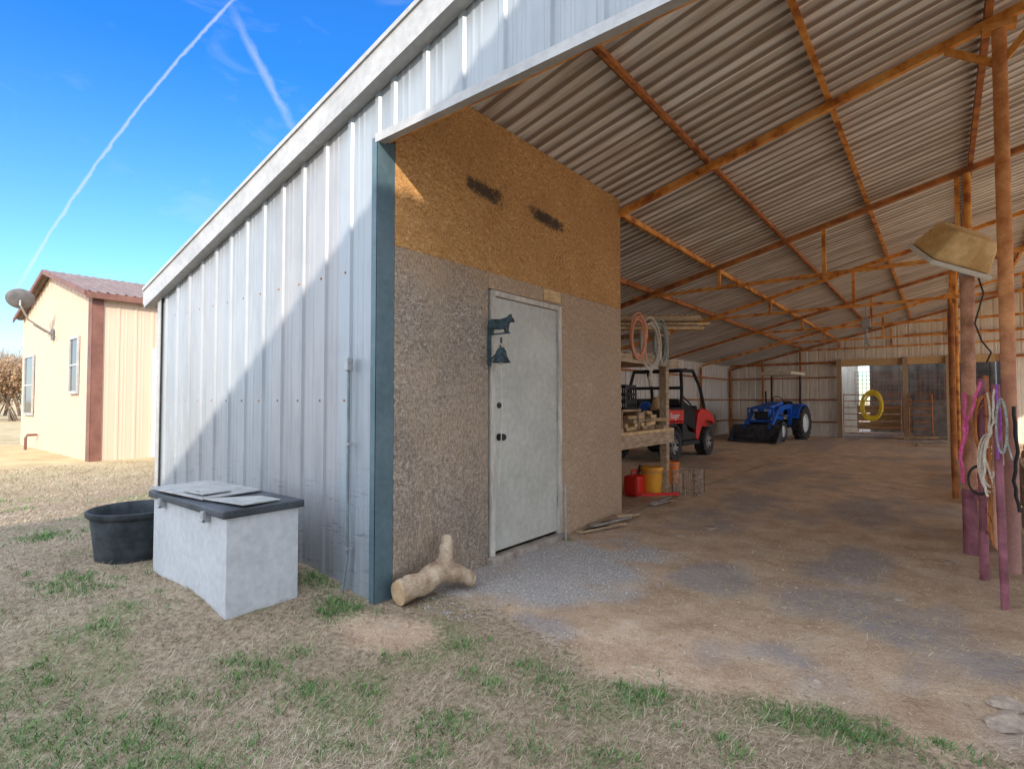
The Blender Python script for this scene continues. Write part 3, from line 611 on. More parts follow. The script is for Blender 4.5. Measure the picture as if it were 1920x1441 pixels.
# ---------------------------------------------------------------- trees on the far left
bark = pm('grey_brown_bark', (.10, .07, .05), (.2, .15, .11), 10, .95, 0, .6)
leafm = attrmat('dry_brown_foliage', [(0, (.18, .10, .05)), (.5, (.34, .21, .12)), (1, (.48, .33, .20))])
twigm = attrmat('bare_twigs', [(0, (.22, .17, .13)), (1, (.44, .37, .30))])
def tree(loc, h, w_, leafy, label):
    t = thing('leafy_bush' if leafy else 'bare_tree', label, 'tree', loc, 0, None); rr = random.Random(int(loc[0]*7+loc[1]*13)); m = MB()
    ends = []
    def br(p, d, L, r, dep):
        q = p+d*L; m.tube([p, p+d*L*.5+Vector((rr.uniform(-1, 1), rr.uniform(-1, 1), 0))*L*.06, q], [r, r*.8, r*.55], 5)
        ends.append(q)
        if dep > 0:
            for _ in range(4 if dep > 1 else 3):
                nd = (d+Vector((rr.uniform(-1, 1), rr.uniform(-1, 1), rr.uniform(-.2, .6)))*.75).normalized(); br(q, nd, L*rr.uniform(.55, .8), r*.5, dep-1)
    for _ in range(3): br(Vector((rr.uniform(-.3, .3), rr.uniform(-.3, .3), 0)), Vector((rr.uniform(-.4, .4), rr.uniform(-.4, .4), 1)).normalized(), h*.3, .09 if not leafy else .06, 3)
    m.build('trunk', bark, t, world=False)
    n = 9000 if leafy else 5000; e = np.array([tuple(x) for x in ends]); c = e[rng.integers(0, len(e), n)]+rng.normal(0, 1, (n, 3))*np.array([w_*.12, w_*.12, h*.07]); c[:, 2] = np.clip(c[:, 2], .05, h)
    Ls = rng.uniform(.08, .16, n) if leafy else rng.uniform(.25, .6, n); W = rng.uniform(.05, .09, n) if leafy else np.full(n, .018)
    Vv, Tt = strands(c[:, 0], c[:, 1], c[:, 2], Ls, W, rng.uniform(0, 6.28, n), rng.uniform(.1, 1.6 if leafy else .9, n), rng.uniform(-.5, .5, n))
    npmesh('crown', Vv, Tt, leafm if leafy else twigm, {'tint': np.repeat(rng.random(n), 5)}, parent=t)
for i, (px, s, h, leafy) in enumerate([(-60, 34, 4.6, 1), (-15, 36, 4.2, 1), (18, 33, 4.3, 1), (44, 35, 4.6, 1), (-35, 44, 6.2, 0), (5, 46, 6.6, 0), (35, 45, 6.2, 0), (-110, 40, 6, 0)]):
    d = ray(px, 750); tree((d.x*s, d.y*s, 0), h, 4.0, leafy, ['farthest left rust brown bush beyond the tan building', 'rust brown bush second from the left beyond the lawn', 'rust brown bush in front of bare trees near left edge', 'rust brown bush nearest the wall of the tan building', 'leafless pale tree behind the brown bushes', 'tallest leafless tree at left edge of the photo', 'leafless tree rising beside the tan building', 'leafless tree standing alone outside the left edge'][i])

# ---------------------------------------------------------------- storage box, sheets, tub
bx0, bx1, by0, by1 = -4.42, -3.27, 1.43, 1.88
sb = thing('storage_box', 'white rectangular storage chest with black lid against the metal wall', 'storage box', (-3.85, 1.66, .06))
MB().bx(bx0, bx1, by0, by1, .02, .61).build('body', pm('chalky_white_panel', (.47, .485, .50), (.53, .545, .56), 3, .6, 0, .06), sb, bevel=.004)
lidm = NT('black_textured_lid'); pp = lidm.pos(); nn = lidm.noise(pp, 90, 2); lidm = lidm.out(lidm.ramp(lidm.noise(pp, 5, 3), [(.35, (.025, .031, .038)), (.7, (.07, .082, .10))]), .55, 0, nn, .8, .006)
MB().bx(bx0-.025, bx1+.025, by0-.03, by1+.03, .612, .66).build('lid', lidm, sb, bevel=.01)
for fx in (-4.2, -3.5): MB().bx(fx-.02, fx+.02, by0-.045, by0-.0, .565, .63).tube([(fx-.02, by0-.045, .575), (fx+.02, by0-.045, .575)], .008, 8).build('latch', steelg, sb)
s1 = thing('access_panel', 'larger silver metal panel with a small hatch lying on the black lid', 'metal sheet', (-4.1, 1.62, .665))
rt = Matrix.Rotation(R_(8), 3, 'Z') @ Matrix.Rotation(R_(1.5), 3, 'Y')
MB().box((-4.03, 1.62, .682), (.66, .42, .010), rt).build('sheet', silver, s1, bevel=.002)
MB().box((-3.88, 1.57, .694), (.24, .20, .006), rt).build('hatch', silver, s1, bevel=.002)
MB().box((-3.88, 1.50, .700), (.05, .015, .006), rt).build('hatch_handle', steelg, s1)
tri = [(-.23, -.12), (.18, -.17), (.20, .09), (-.02, .14)]
MB().prism(tri, Matrix.Translation((-3.48, 1.64, .672)) @ Matrix.Rotation(R_(15), 4, 'Z') @ Matrix.Rotation(R_(-2), 4, 'X'), .008).build('metal_plate', pm('dull_white_tin', (.34, .34, .33), (.5, .5, .48), 10, .5, .3, .1), None, bevel=.001, label='smaller bent corner plate of pale tin on the black lid', cat='metal sheet')
tc = Vector((-4.97, 1.50, .075))
tb = thing('rubber_tub', 'round black rubber stock tub beside the white chest', 'tub', tc)
MB().lathe([(0, .0), (.255, .0), (.27, .02), (.305, .33), (.325, .345), (.335, .36), (.335, .385), (.32, .39), (.305, .375), (.29, .34), (.25, .04), (0, .03)], None, 48).build('tub', pm('dusty_tub_rubber', (.015, .02, .026), (.05, .06, .07), 7, .8, 0, .3), tb, world=False, smooth=True)
for a in (200, 20):
    c = Vector((math.cos(R_(a))*.335, math.sin(R_(a))*.335, .36)); MB().box(c, (.05, .12, .03), Matrix.Rotation(R_(a), 3, 'Z')).build('lug', rubber, tb, world=False, bevel=.008)

# ---------------------------------------------------------------- forked log
lg = thing('forked_log', 'bleached forked log leaning by the corner of the strand board wall', 'log', (-2.68, 2.45, 0))
barkl = NT('bleached_log_wood'); pp = barkl.pos(); f1 = barkl.noise(pp, 8, 4, .6); f2 = barkl.noise(barkl.mapv(pp, (5, 1, 5)), 26, 3, .6)
barkl = barkl.out(barkl.mix(.5, barkl.ramp(f1, [(.32, (.22, .145, .09)), (.5, (.40, .295, .20)), (.66, (.52, .41, .29))]), barkl.ramp(f2, [(.3, G3(.28)), (.7, G3(.72))]), 'OVERLAY'), .85, 0, f2, .5, .010)
endm = pm('sawn_log_end', (.40, .26, .14), (.55, .39, .23), 12, .85, 0, .3)
J = Vector((-2.67, 2.57, .15))
def limb(pts, rs):
    out = []; rr = []
    P = [Vector(p) for p in pts]
    for i in range(len(P)-1):
        for k in range(5):
            t = k/5; p = P[i].lerp(P[i+1], t); s = random.uniform(-.006, .006); out.append(p+Vector((s, s, -s))); rr.append(rs[i]*(1-t)+rs[i+1]*t+random.uniform(-.004, .004))
    out.append(P[-1]); rr.append(rs[-1]); return out, rr
m = MB()
for pts, rs in (([(-2.71, 2.25, .08), (-2.69, 2.40, .105), J], [.08, .076, .078]), ([J, (-2.70, 2.66, .24), (-2.745, 2.71, .335)], [.068, .05, .043]), ([J, (-2.62, 2.68, .12), (-2.57, 2.77, .065)], [.074, .058, .05])):
    o, r_ = limb(pts, rs); m.tube(o, r_, 14)
lo = m.build('trunk', barkl, lg, smooth=True)
rm = lo.modifiers.new('r', 'REMESH'); rm.mode = 'VOXEL'; rm.voxel_size = .009; rm.use_smooth_shade = True
dtx = bpy.data.textures.new('logn', 'CLOUDS'); dtx.noise_scale = .07; dp = lo.modifiers.new('d', 'DISPLACE'); dp.texture = dtx; dp.strength = .016
for c, d, r_ in (((-2.71, 2.25, .08), (-.1, -1, -.12), .077), ((-2.57, 2.77, .065), (.45, .75, -.35), .046)):
    d = Vector(d).normalized(); c = Vector(c)
    MB().tube([c, c+d*.012], r_*.98, 20).build('sawn_end', endm, lg)

# ---------------------------------------------------------------- cow bell
cb = thing('dinner_bell', 'dark cast iron bell under a cow figure on a wall bracket beside the door', 'bell', (XO, 3.28, 1.7))
ycb = 3.27
MB().bx(XO, XO+.012, ycb-.02, ycb+.02, 1.58, 1.90).bar((XO+.006, ycb, 1.83), (XO+.22, ycb, 1.83), .014, .012).bar((XO+.01, ycb, 1.62), (XO+.12, ycb, 1.70), .012, .012).build('bracket', iron, cb, bevel=.002)
cow = [(-.115, .0), (-.09, .0), (-.085, .03), (-.07, .035), (-.03, .028), (.03, .028), (.045, .025), (.05, .0), (.075, .0), (.077, .04), (.085, .07), (.10, .08), (.118, .078), (.13, .072), (.138, .09), (.12, .115), (.105, .128), (.112, .145), (.098, .136), (.085, .128), (.06, .118), (0, .112), (-.09, .122), (-.112, .114), (-.126, .085), (-.128, .04), (-.12, .04), (-.114, .06)]
Mx = Matrix.Translation((XO+.125, ycb, 1.837)) @ Matrix.Rotation(R_(90), 4, 'X') @ Matrix.Scale(.95, 4)
MB().prism(cow, Mx, .034).build('cow_figure', iron, cb, bevel=.009)
MB().lathe([(0, .12), (.022, .118), (.04, .09), (.048, .05), (.066, .014), (.08, 0), (.072, 0), (.04, .035), (0, .06)], Matrix.Translation((XO+.13, ycb, 1.60)), 20).tube([(XO+.13, ycb, 1.70), (XO+.13, ycb, 1.80)], .009, 6).build('bell', iron, cb, smooth=True)
MB().tube([(XO+.13, ycb, 1.63), (XO+.13, ycb, 1.58)], .014, 8).tube([(XO+.13, ycb, 1.60), (XO+.135, ycb+.01, 1.25), (XO+.128, ycb, .95), (XO+.11, ycb-.005, .72), (XO+.105, ycb, .62)], .003, 5).build('pull_string', ropew, cb)
MB().tube([(XO+.12+.035*math.cos(a*.9), ycb+.025*math.sin(a*1.7), 1.735+.014*math.sin(a*2.3)) for a in range(16)], .006, 5).build('twine', ropew, cb)
p = gp(1061, 1012); MB().tube([(p.x, p.y, -.05), (p.x-.005, p.y, .52)], .009, 8).build('metal_stake', steelg, None, smooth=True, label='thin grey metal stake standing right of the door sill', cat='stake')

# ---------------------------------------------------------------- workbench and clutter
wb = thing('workbench', 'rough timber workbench with an upper shelf just inside the barn', 'workbench', (-3.4, 6.4, 0))
for (xx, yy) in ((-3.02, 5.68), (-3.02, 7.18), (-3.85, 5.68), (-3.85, 7.18)): MB().bx(xx-.05, xx+.05, yy-.05, yy+.05, -.05, 2.2 if yy > 6 else .879).build('leg', woodm, wb, bevel=.004)
MB().bx(-3.92, -2.93, 5.6, 7.3, .88, .92).build('tabletop', woodn, wb, bevel=.003)
MB().bx(-2.968, -2.93, 5.6, 7.3, .72, .878).bx(-3.85, -3.05, 7.235, 7.27, .74, .87).build('apron', woodm, wb, bevel=.003)
MB().bx(-3.9, -2.96, 5.6, 7.5, 1.80, 1.84).bx(-2.96, -2.925, 5.6, 7.5, 1.76, 1.86).build('upper_shelf', woodm, wb, bevel=.003)
MB().bx(-3.9, -2.95, 7.13, 7.23, 2.2, 2.26).bx(-4.1, -4.0, 7.0, 7.1, 2.2, 2.26).build('cross_arm', woodm, wb, bevel=.003)
def boardthing(name, p0, p1, w_, h_, mat, label, group, cat='board'):
    return MB().bar(p0, p1, w_, h_).build(name, mat, None, bevel=.002, label=label, cat=cat, group=group)
for i in range(6):
    dx = random.uniform(-.2, .1)
    boardthing('lumber_board', (-4.2+dx, 6.65+.1*(i % 3), 2.34+.042*i), (-2.70+dx*.6, 7.80+.1*(i % 3), 2.34+.042*i), .14, .036, woodn if i % 2 == 0 else woodm, 'long board in the lumber pile above the workbench', 'boards piled above the workbench')
rb = random.Random(11)
cols = {}
for i in range(30):
    c_ = rb.randrange(9); lv = cols.get(c_, 0); cols[c_] = lv+1
    if lv > 4: continue
    yy = 5.75+.175*c_+rb.uniform(-.03, .03); an = rb.choice([0, 0, 1.57])+rb.uniform(-.45, .45); ln = rb.uniform(.08, .19); hh = .043
    d = Vector((math.cos(an)*ln, math.sin(an)*ln, rb.uniform(-.008, .008))); c = Vector((-3.13+rb.uniform(-.05, .05), yy, .945+.047*lv))
    boardthing('wood_block', c-d, c+d, rb.uniform(.05, .11), hh, woodn if rb.random() < .6 else woodm, 'short sawn wood block heaped on the workbench', 'sawn wood blocks on the workbench', 'wood block')
for i in range(4): boardthing('wood_block', (-3.0-.02*i, 5.75+.35*i, 1.865+.02*(i % 2)), (-3.6, 5.85+.36*i, 1.865+.02*(i % 2)), .12, .035, woodm, 'rough board offcut lying on the upper shelf of the workbench', 'board offcuts on the upper shelf', 'board')
MB().bx(-3.35, -2.98, 5.86, 6.36, 1.165, 1.19).bx(-3.33, -3.30, 5.87, 6.35, .922, 1.164).bx(-3.03, -3.0, 6.33, 6.35, .922, 1.164).bx(-3.03, -3.0, 5.87, 5.89, .922, 1.164).build('wooden_riser', woodm, None, bevel=.002, label='small wooden riser holding the black crate on the workbench', cat='riser')
mc = MB(); cxx, cyy, cz0 = -3.15, 6.10, 1.195
for zz in (0, .09, .18, .28):
    for (a0, a1) in (((-.15, -.15), (.15, -.15)), ((.15, -.15), (.15, .15)), ((.15, .15), (-.15, .15)), ((-.15, .15), (-.15, -.15))): mc.bar((cxx+a0[0], cyy+a0[1], cz0+zz), (cxx+a1[0], cyy+a1[1], cz0+zz), .012, .035)
for i in range(6):
    t = -.15+.06*i
    for q in (-.15, .15): mc.bar((cxx+t, cyy+q, cz0), (cxx+t, cyy+q, cz0+.28), .012, .018); mc.bar((cxx+q, cyy+t, cz0), (cxx+q, cyy+t, cz0+.28), .018, .012)
    mc.bar((cxx+t, cyy-.15, cz0), (cxx+t, cyy+.15, cz0), .012, .01)
mc.build('milk_crate', black, None, label='black plastic milk crate above the wood blocks on the workbench', cat='crate')
def coil(c, rx, rz_, turns, r, mat, name, label, cat='rope', group=None, nrm=(1, -.6, 0), tail=.3, wob=.03):
    c = Vector(c); n_ = Vector(nrm).normalized(); u = Vector((-n_.y, n_.x, 0)).normalized(); rr = random.Random(int(c.x*100+c.z*31))
    pts = []; N = turns*22
    ph = rr.random()*6
    for i in range(N+1):
        a = 2*math.pi*i/22; s = 1+wob*4*math.sin(a*.37+ph)*.5+wob*math.sin(a*1.3+ph)
        pts.append(c+u*math.cos(a)*rx*s+Vector((0, 0, 1))*(math.sin(a)*rz_*s)+n_*(r*1.6*math.sin(a*.21+ph)))
    if tail: e = pts[-1]; pts += [e+Vector((0, .01, -tail*.5)), e+Vector((.02, .0, -tail))]
    return MB().tube(pts, r, 6).build(name, mat, None, smooth=True, label=label, cat=cat, group=group)
rp = lambda px, py: xp(px, py, -2.88)
coil(rp(1197, 632), .10, .25, 6, .010, ropeo, 'lasso', 'coiled orange lasso rope, leftmost of the ropes by the workbench', wob=.07)
coil(rp(1220, 645), .13, .29, 7, .010, ropew, 'lasso', 'coiled pale lasso rope with a frayed tail, middle of the ropes', tail=.25, wob=.07)
coil(rp(1238, 642), .09, .26, 6, .010, ropeg, 'lasso', 'coiled grey green lasso rope, rightmost of the ropes by the workbench', wob=.07)
MB().tube([rp(1221, 690), rp(1219, 708), rp(1222, 722)], [.014, .03, .035], 8).build('rope_tassel', ropew, None, label='frayed pale rope tassel hanging below the lassos', cat='rope')
MB().bar((-3.0, 7.18, 2.18), (-2.86, 6.55, 2.18), .03, .03).build('rope_peg', woodm, wb)
def bucket(p, r, h, mat, lidmat, label):
    t = thing('bucket', label, 'bucket', p); MB().lathe([(0, 0), (r*.86, 0), (r*.98, h*.93), (r*1.05, h*.93), (r*1.05, h), (r*.95, h), (r*.84, .01), (0, .01)], None, 26).build('pail', mat, t, world=False, smooth=True)
    if lidmat: MB().lathe([(0, h+.012), (r*1.04, h+.012), (r*1.08, h), (r*1.08, h-.02), (r*1.0, h-.02), (0, h)], None, 26).build('lid', lidmat, t, world=False, smooth=True)
    MB().tube([(r*1.05*math.cos(a), r*1.05*math.sin(a), h*.86-.1*math.sin(a) if a <= math.pi else h*.86) for a in [-.0+math.pi*k/12+math.pi for k in range(13)]], .004, 5).build('handle', steelg, t, world=False)
bucket(gp(1222, 926), .15, .37, amber, amber, 'yellow plastic bucket with lid under the workbench')
bucket(gp(1258, 905), .13, .34, orange, None, 'orange plastic bucket behind the bench leg')
gc = thing('fuel_can', 'red plastic fuel can under the left end of the workbench', 'fuel can', gp(1190, 928))
MB().box((0, 0, .14), (.22, .26, .28)).build('can', redcan, gc, world=False, bevel=.04)
MB().tube([(0, -.09, .27), (0, -.09, .34), (0, .07, .34), (0, .07, .27)], .014, 8).build('handle', redcan, gc, world=False, smooth=True)
MB().tube([(0, .11, .27), (.02, .14, .40)], .02, 8).build('spout', black, gc, world=False)
p = gp(1281, 930); m = MB()
for zz in (0, .08, .16, .24, .32):
    for a0, a1 in (((-.15, -.2), (.15, -.2)), ((.15, -.2), (.15, .2)), ((.15, .2), (-.15, .2)), ((-.15, .2), (-.15, -.2))): m.bar((p.x+a0[0], p.y+.2+a0[1], zz+.01), (p.x+a1[0], p.y+.2+a1[1], zz+.01), .008, .008)
for i in range(6):
    t = i/5
    for q in (-1, 1): m.bar((p.x-.15+.3*t, p.y+.2+q*.2, 0), (p.x-.15+.3*t, p.y+.2+q*.2, .33), .007, .007); m.bar((p.x+q*.15, p.y+.4*t, 0), (p.x+q*.15, p.y+.4*t, .33), .007, .007)
m.build('wire_basket', pm('grey_rust_wire', (.3, .24, .20), (.55, .47, .40), 12), None, label='rusty wire basket on the dirt right of the workbench', cat='basket')
lb = [(1080, 1002, 1170, 985), (1095, 990, 1180, 975), (1150, 975, 1195, 972), (1070, 995, 1140, 990), (1110, 985, 1165, 968), (1190, 945, 1255, 938), (1200, 935, 1270, 942), (1215, 950, 1250, 944)]
for i, (a, b, c, d) in enumerate(lb):
    p0 = gp(a, b); p1 = gp(c, d); p0.z = p1.z = .025+.014*(i % 3)
    if p0.x < -2.78: p0.x = -2.78
    if p1.x < -2.78 and p1.y < 5.6: p1.x = -2.76
    boardthing('wood_scrap', p0, p1, .07, .018, woodg if i % 2 else woodm, 'thin weathered wood scrap on the ground where the strand board wall ends', 'wood scraps at the foot of the wall', 'wood scrap')
p0 = gp(1200, 940); p1 = gp(1272, 938); p0.z = p1.z = .09; boardthing('long_handle', p0, p1, .045, .035, redcan, 'red handled tool lying on wood scraps under the workbench', None, 'tool')

# ---------------------------------------------------------------- wheels
def wheel(par, x, y, r, w_, rimr, rimmat, lug=18, lugh=.025, name='wheel'):
    Mw = Matrix.Translation((x, y, r)) @ Matrix.Rotation(R_(90), 4, 'Y'); s = 1 if x > 0 else -1; hw = w_/2
    m = MB(); m.lathe([(rimr, -hw*.8), (rimr*1.1, -hw*.95), (r*.9, -hw), (r-lugh, -hw*.8), (r-lugh, hw*.8), (r*.9, hw), (rimr*1.1, hw*.95), (rimr, hw*.8), (rimr, -hw*.8)], Mw, 32)
    for k in range(lug):
        for sd in (-1, 1):
            a = 2*math.pi*(k+.25*sd)/lug; c = Vector((math.cos(a)*(r-lugh/2-.004), math.sin(a)*(r-lugh/2-.004), sd*hw*.48))
            rot = Matrix.Rotation(a, 3, 'Z') @ Matrix.Rotation(.5*sd, 3, 'X')
            bb = MB().box(c, (lugh+.01, 2*math.pi*r/lug*.38, hw*.95), rot); m.add([Mw @ Vector(v) for v in bb.v], bb.f)
    wh = m.build(name, rubber, par, world=False, smooth=False)
    m = MB(); m.lathe([(rimr*1.02, hw*.8*s), (rimr*.9, hw*.82*s), (rimr*.86, hw*.45*s), (.05, hw*.35*s), (.045, hw*.55*s), (0, hw*.56*s)], Mw, 28)
    m.lathe([(rimr*1.02, -hw*.8*s), (rimr*.9, -hw*.7*s), (.0, -hw*.3*s)], Mw, 28)
    m.build('rim_barrel', black if rimmat is rimm else rimmat, wh, world=False, smooth=True)
    if rimmat is rimm:
        m = MB()
        for k in range(6):
            a = 2*math.pi*k/6; d = Vector((math.cos(a), math.sin(a), 0)); e = Vector((-d.y, d.x, 0))
            for q in (-.035, .035):
                p0 = Mw @ (d*.04+e*q*.5+Vector((0, 0, hw*.62*s))); p1 = Mw @ (d*rimr*.93+e*q+Vector((0, 0, hw*.78*s))); m.bar(p0, p1, .022, .02, (1, 0, 0))
        m.build('rim', rimm, wh, world=False)
    return wh
def L(m, n, mat, par, **k): return m.build(n, mat, par, world=False, **k)
# ---------------------------------------------------------------- UTV (front points +y)
utv = thing('utility_vehicle', 'red and black side by side utility vehicle parked beyond the workbench', 'utility vehicle', (-5.13, 12.05, 0), R_(-2))
for sx in (-1, 1):
    wheel(utv, sx*.62, -.95, .35, .26, .2, rimm, 20); wheel(utv, sx*.62, .97, .34, .25, .2, rimm, 20)
L(MB().bx(-.45, .45, -1.2, 1.2, .32, .46).bx(-.7, .7, -.45, .5, .30, .40), 'chassis', black, utv, bevel=.02)
bed = MB(); bed.bx(-.7, .7, -1.45, -.42, .80, .84)
Mq = lambda x: Matrix.Translation((x, 0, 0)) @ Matrix.Rotation(R_(90), 4, 'Z') @ Matrix.Rotation(R_(90), 4, 'X')
for sx in (-1, 1): bed.prism([(-1.45, .86), (-.44, .86), (-.44, 1.10), (-1.45, 1.10)], Mq(sx*.70), .05)
bed.bx(-.7, .7, -.47, -.42, .82, 1.10); bd = L(bed, 'cargo_bed', redp, utv, bevel=.012)
L(MB().bx(-.68, .68, -1.49, -1.452, .80, 1.10), 'tailgate', black, utv, bevel=.012)
for sx in (-1, 1):
    L(MB().bx(sx*.6-.08, sx*.6+.08, -1.5, -1.47, .66, .76), 'taillight', redcan, utv, bevel=.01)
    L(MB().tube([(sx*.70, -1.46, 1.12), (sx*.70, -.43, 1.12)], .03, 6), 'bed_rail', black, utv)
    L(MB().tube([(sx*.68, -.95+.42*math.cos(a), .36+.43*math.sin(a)) for a in [R_(q) for q in range(10, 175, 15)]], .045, 6), 'rear_flare', black, utv)
    L(MB().prism([(.28, .42), (.42, .40), (.56, .62), (.72, .78), (.98, .84), (1.25, .80), (1.42, .72), (1.44, .82), (1.25, 1.0), (.9, 1.10), (.55, 1.10), (.42, 1.0), (.30, .7)], Mq(sx*.66), .10), 'front_fender', redp, utv, bevel=.02)
    L(MB().prism([(-.44, .42), (.26, .42), (.26, .55), (-.1, .62), (-.3, .82), (-.44, .82)], Mq(sx*.66), .07), 'side_panel', black, utv, bevel=.02)
    L(MB().tube([(sx*.66, -.42, 1.15), (sx*.64, -.36, 1.55), (sx*.58, -.25, 1.97), (sx*.57, .45, 1.99), (sx*.62, .75, 1.6), (sx*.66, .9, 1.1)], .04, 8), 'roll_bar', black, utv, smooth=True)
    L(MB().bx(sx*.33-.12, sx*.33+.12, 1.40, 1.46, .72, .86), 'headlight', lens, utv, bevel=.02)
    L(MB().tube([(sx*.65, -.35, 1.4), (sx*.62, .1, 1.25), (sx*.66, .35, 1.02)], .018, 6), 'grab_rail', black, utv, smooth=True)
    L(MB().prism([(-.40, .84), (.28, .62), (.30, 1.02), (.05, 1.16), (-.38, 1.30)], Mq(sx*.67), .012), 'door_net', flat('dark_mesh_net', (.02, .02, .02), .9), utv)
hood = MB(); hood.add([(-.6, .62, 1.1), (.6, .62, 1.1), (.55, 1.42, .9), (-.55, 1.42, .9), (-.6, .62, .7), (.6, .62, .7), (.55, 1.46, .6), (-.55, 1.46, .6)], [(0, 1, 2, 3), (4, 5, 6, 7), (0, 1, 5, 4), (1, 2, 6, 5), (2, 3, 7, 6), (3, 0, 4, 7)])
L(hood, 'hood', redp, utv, bevel=.04); L(MB().bx(-.6, .6, 1.47, 1.55, .38, .62), 'bumper', black, utv, bevel=.03)
L(MB().bx(-.58, .58, -.35, .12, .62, .80).bx(-.58, .58, -.42, -.28, .80, 1.34), 'seat', black, utv, bevel=.05)
L(MB().bx(-.6, .6, .52, .64, .9, 1.18), 'dashboard', black, utv, bevel=.03)
L(MB().tube([(-.3+.17*math.cos(a), .35+.06*math.sin(a), 1.2+.16*math.sin(a)) for a in [2*math.pi*k/16 for k in range(16)]], .015, 6, True).tube([(-.3, .36, 1.2), (-.3, .55, 1.05)], .02, 6), 'steering_wheel', black, utv)
for a_, b_, c_ in ((-.27, 1.98, .58), (.10, 2.0, .57), (.45, 2.0, .57), (-.42, 1.2, .66), (-.36, 1.58, .64)): L(MB().tube([(-c_, a_, b_), (c_, a_, b_)], .035, 8), 'cross_bar', black, utv, smooth=True)
def text(s, size, M, mat, name, par):
    cu = bpy.data.curves.new('t', 'FONT'); cu.body = s; cu.size = size; cu.extrude = .002; cu.align_x = 'CENTER'; cu.align_y = 'CENTER'; cu.shear = .3
    o = bpy.data.objects.new('t', cu); C.objects.link(o); bpy.context.view_layer.update()
    me = bpy.data.meshes.new_from_object(o.evaluated_get(bpy.context.evaluated_depsgraph_get())); bpy.data.objects.remove(o); me.transform(M); me.materials.clear(); me.materials.append(mat)
    return link(name, me, par)
text('Ranger', .17, Matrix.Translation((.728, -.94, .97)) @ Matrix.Rotation(R_(90), 4, 'Z') @ Matrix.Rotation(R_(90), 4, 'X'), decal, 'lettering', bd)
for i, (dx, dy, mt, lab) in enumerate(((.3, -.7, redcan, 'red bag'), (.1, -1.1, bluep, 'blue tote'), (-.2, -.8, black, 'black bag'), (.42, -1.2, woodn, 'tan sack'))):
    p = Vector((-5.13+dx, 12.05+dy, .84)); MB().lathe([(0, 0), (.15, 0), (.17, .15), (.15, .3), (.08, .38+.05*i), (0, .4+.05*i)], Matrix.Translation(p), 12).build('cargo_bag', mt, None, smooth=True, label=lab+' heaped in the bed of the red utility vehicle', cat='bag')
# ---------------------------------------------------------------- tractor (front points +y local)
tr = thing('tractor', 'blue compact tractor with front loader and white canopy by the back wall', 'tractor', (-4.25, 20.2, 0), R_(180-8))
tr.scale = (.93, .93, .98)
for sx in (-1, 1):
    wheel(tr, sx*.62, 0, .56, .34, .31, whitep, 16, .04); wheel(tr, sx*.5, 1.62, .33, .22, .18, whitep, 14, .03)
    m = MB()
    poly = [(.66*math.cos(R_(a)), .56+.66*math.sin(R_(a))) for a in range(20, 165, 12)]+[(.62*math.cos(R_(a)), .56+.62*math.sin(R_(a))) for a in range(160, 15, -12)]
    m.prism(poly, Mq(sx*.56), .34); L(m, 'fender', bluep, tr)
    m = MB(); m.bar((sx*.42, .55, 1.15), (sx*.42, 1.6, 1.05), .09, .14); m.bar((sx*.42, 1.6, 1.05), (sx*.42, 2.35, .42), .09, .13); m.bar((sx*.42, .55, .5), (sx*.42, .55, 1.2), .12, .12); L(m, 'loader_arm', bluep, tr)
    L(MB().tube([(sx*.42, .7, .75), (sx*.42, 1.6, .95)], .03, 8).tube([(sx*.38, 1.5, 1.1), (sx*.38, 2.2, .7)], .025, 8), 'cylinder_ram', chrome, tr, smooth=True)
    L(MB().tube([(sx*.5, -.25, .9), (sx*.5, -.28, 2.22)], .035, 8), 'canopy_post', black, tr)
    L(MB().bx(sx*.18-.07, sx*.18+.07, 1.99, 2.02, .98, 1.06), 'headlight', lens, tr, bevel=.01)
L(MB().bx(-.2, .2, -.3, 1.9, .38, .68), 'chassis', black, tr, bevel=.03)
L(MB().add([(-.30, .75, 1.30), (.30, .75, 1.30), (.27, 1.9, 1.12), (-.27, 1.9, 1.12), (-.30, .75, .68), (.30, .75, .68), (.27, 1.98, .72), (-.27, 1.98, .72)], [(0, 1, 2, 3), (4, 5, 6, 7), (0, 1, 5, 4), (1, 2, 6, 5), (2, 3, 7, 6), (3, 0, 4, 7)]), 'hood', bluep, tr, bevel=.05)
L(MB().bx(-.2, .2, 1.985, 2.0, .74, .97), 'grille', black, tr)
L(MB().bx(-.45, .45, 2.02, 2.06, .62, .70).bx(-.45, -.40, 2.02, 2.06, .62, 1.1).bx(.40, .45, 2.02, 2.06, .62, 1.1).bx(-.4, .4, 2.02, 2.05, 1.04, 1.1), 'brush_guard', bluep, tr, bevel=.01)
L(MB().bx(-.24, .24, -.25, .2, .82, .95).bx(-.24, .24, -.32, -.2, .95, 1.3), 'seat', black, tr, bevel=.04)
L(MB().tube([(.18*math.cos(a), .5+.07*math.sin(a), 1.32+.15*math.sin(a)) for a in [2*math.pi*k/14 for k in range(14)]], .014, 6, True).tube([(0, .5, 1.3), (0, .75, 1.1)], .02, 6), 'steering_wheel', black, tr)
L(MB().bx(-.55, .55, -.65, .75, 2.20, 2.31), 'canopy', pm('cream_canopy', (.70, .62, .48), (.85, .78, .64), 4), tr, bevel=.03)
L(MB().tube([(.3, .8, 1.2), (.3, .8, 1.65)], .03, 8), 'exhaust', black, tr)
m = MB(); Mb = Mq(0)
bp = [(2.3, .55), (2.32, .12), (2.42, .03), (2.85, .02), (2.85, .045), (2.45, .06), (2.36, .15), (2.34, .56)]
m.prism(bp, Mb, 1.6)
for sx in (-.8, .8): m.prism([(2.32, .55), (2.32, .12), (2.42, .03), (2.84, .03), (2.55, .35)], Mq(sx), .02)
L(m, 'bucket', pm('worn_dark_steel', (.03, .03, .04), (.10, .10, .12), 6, .5, .3), tr)

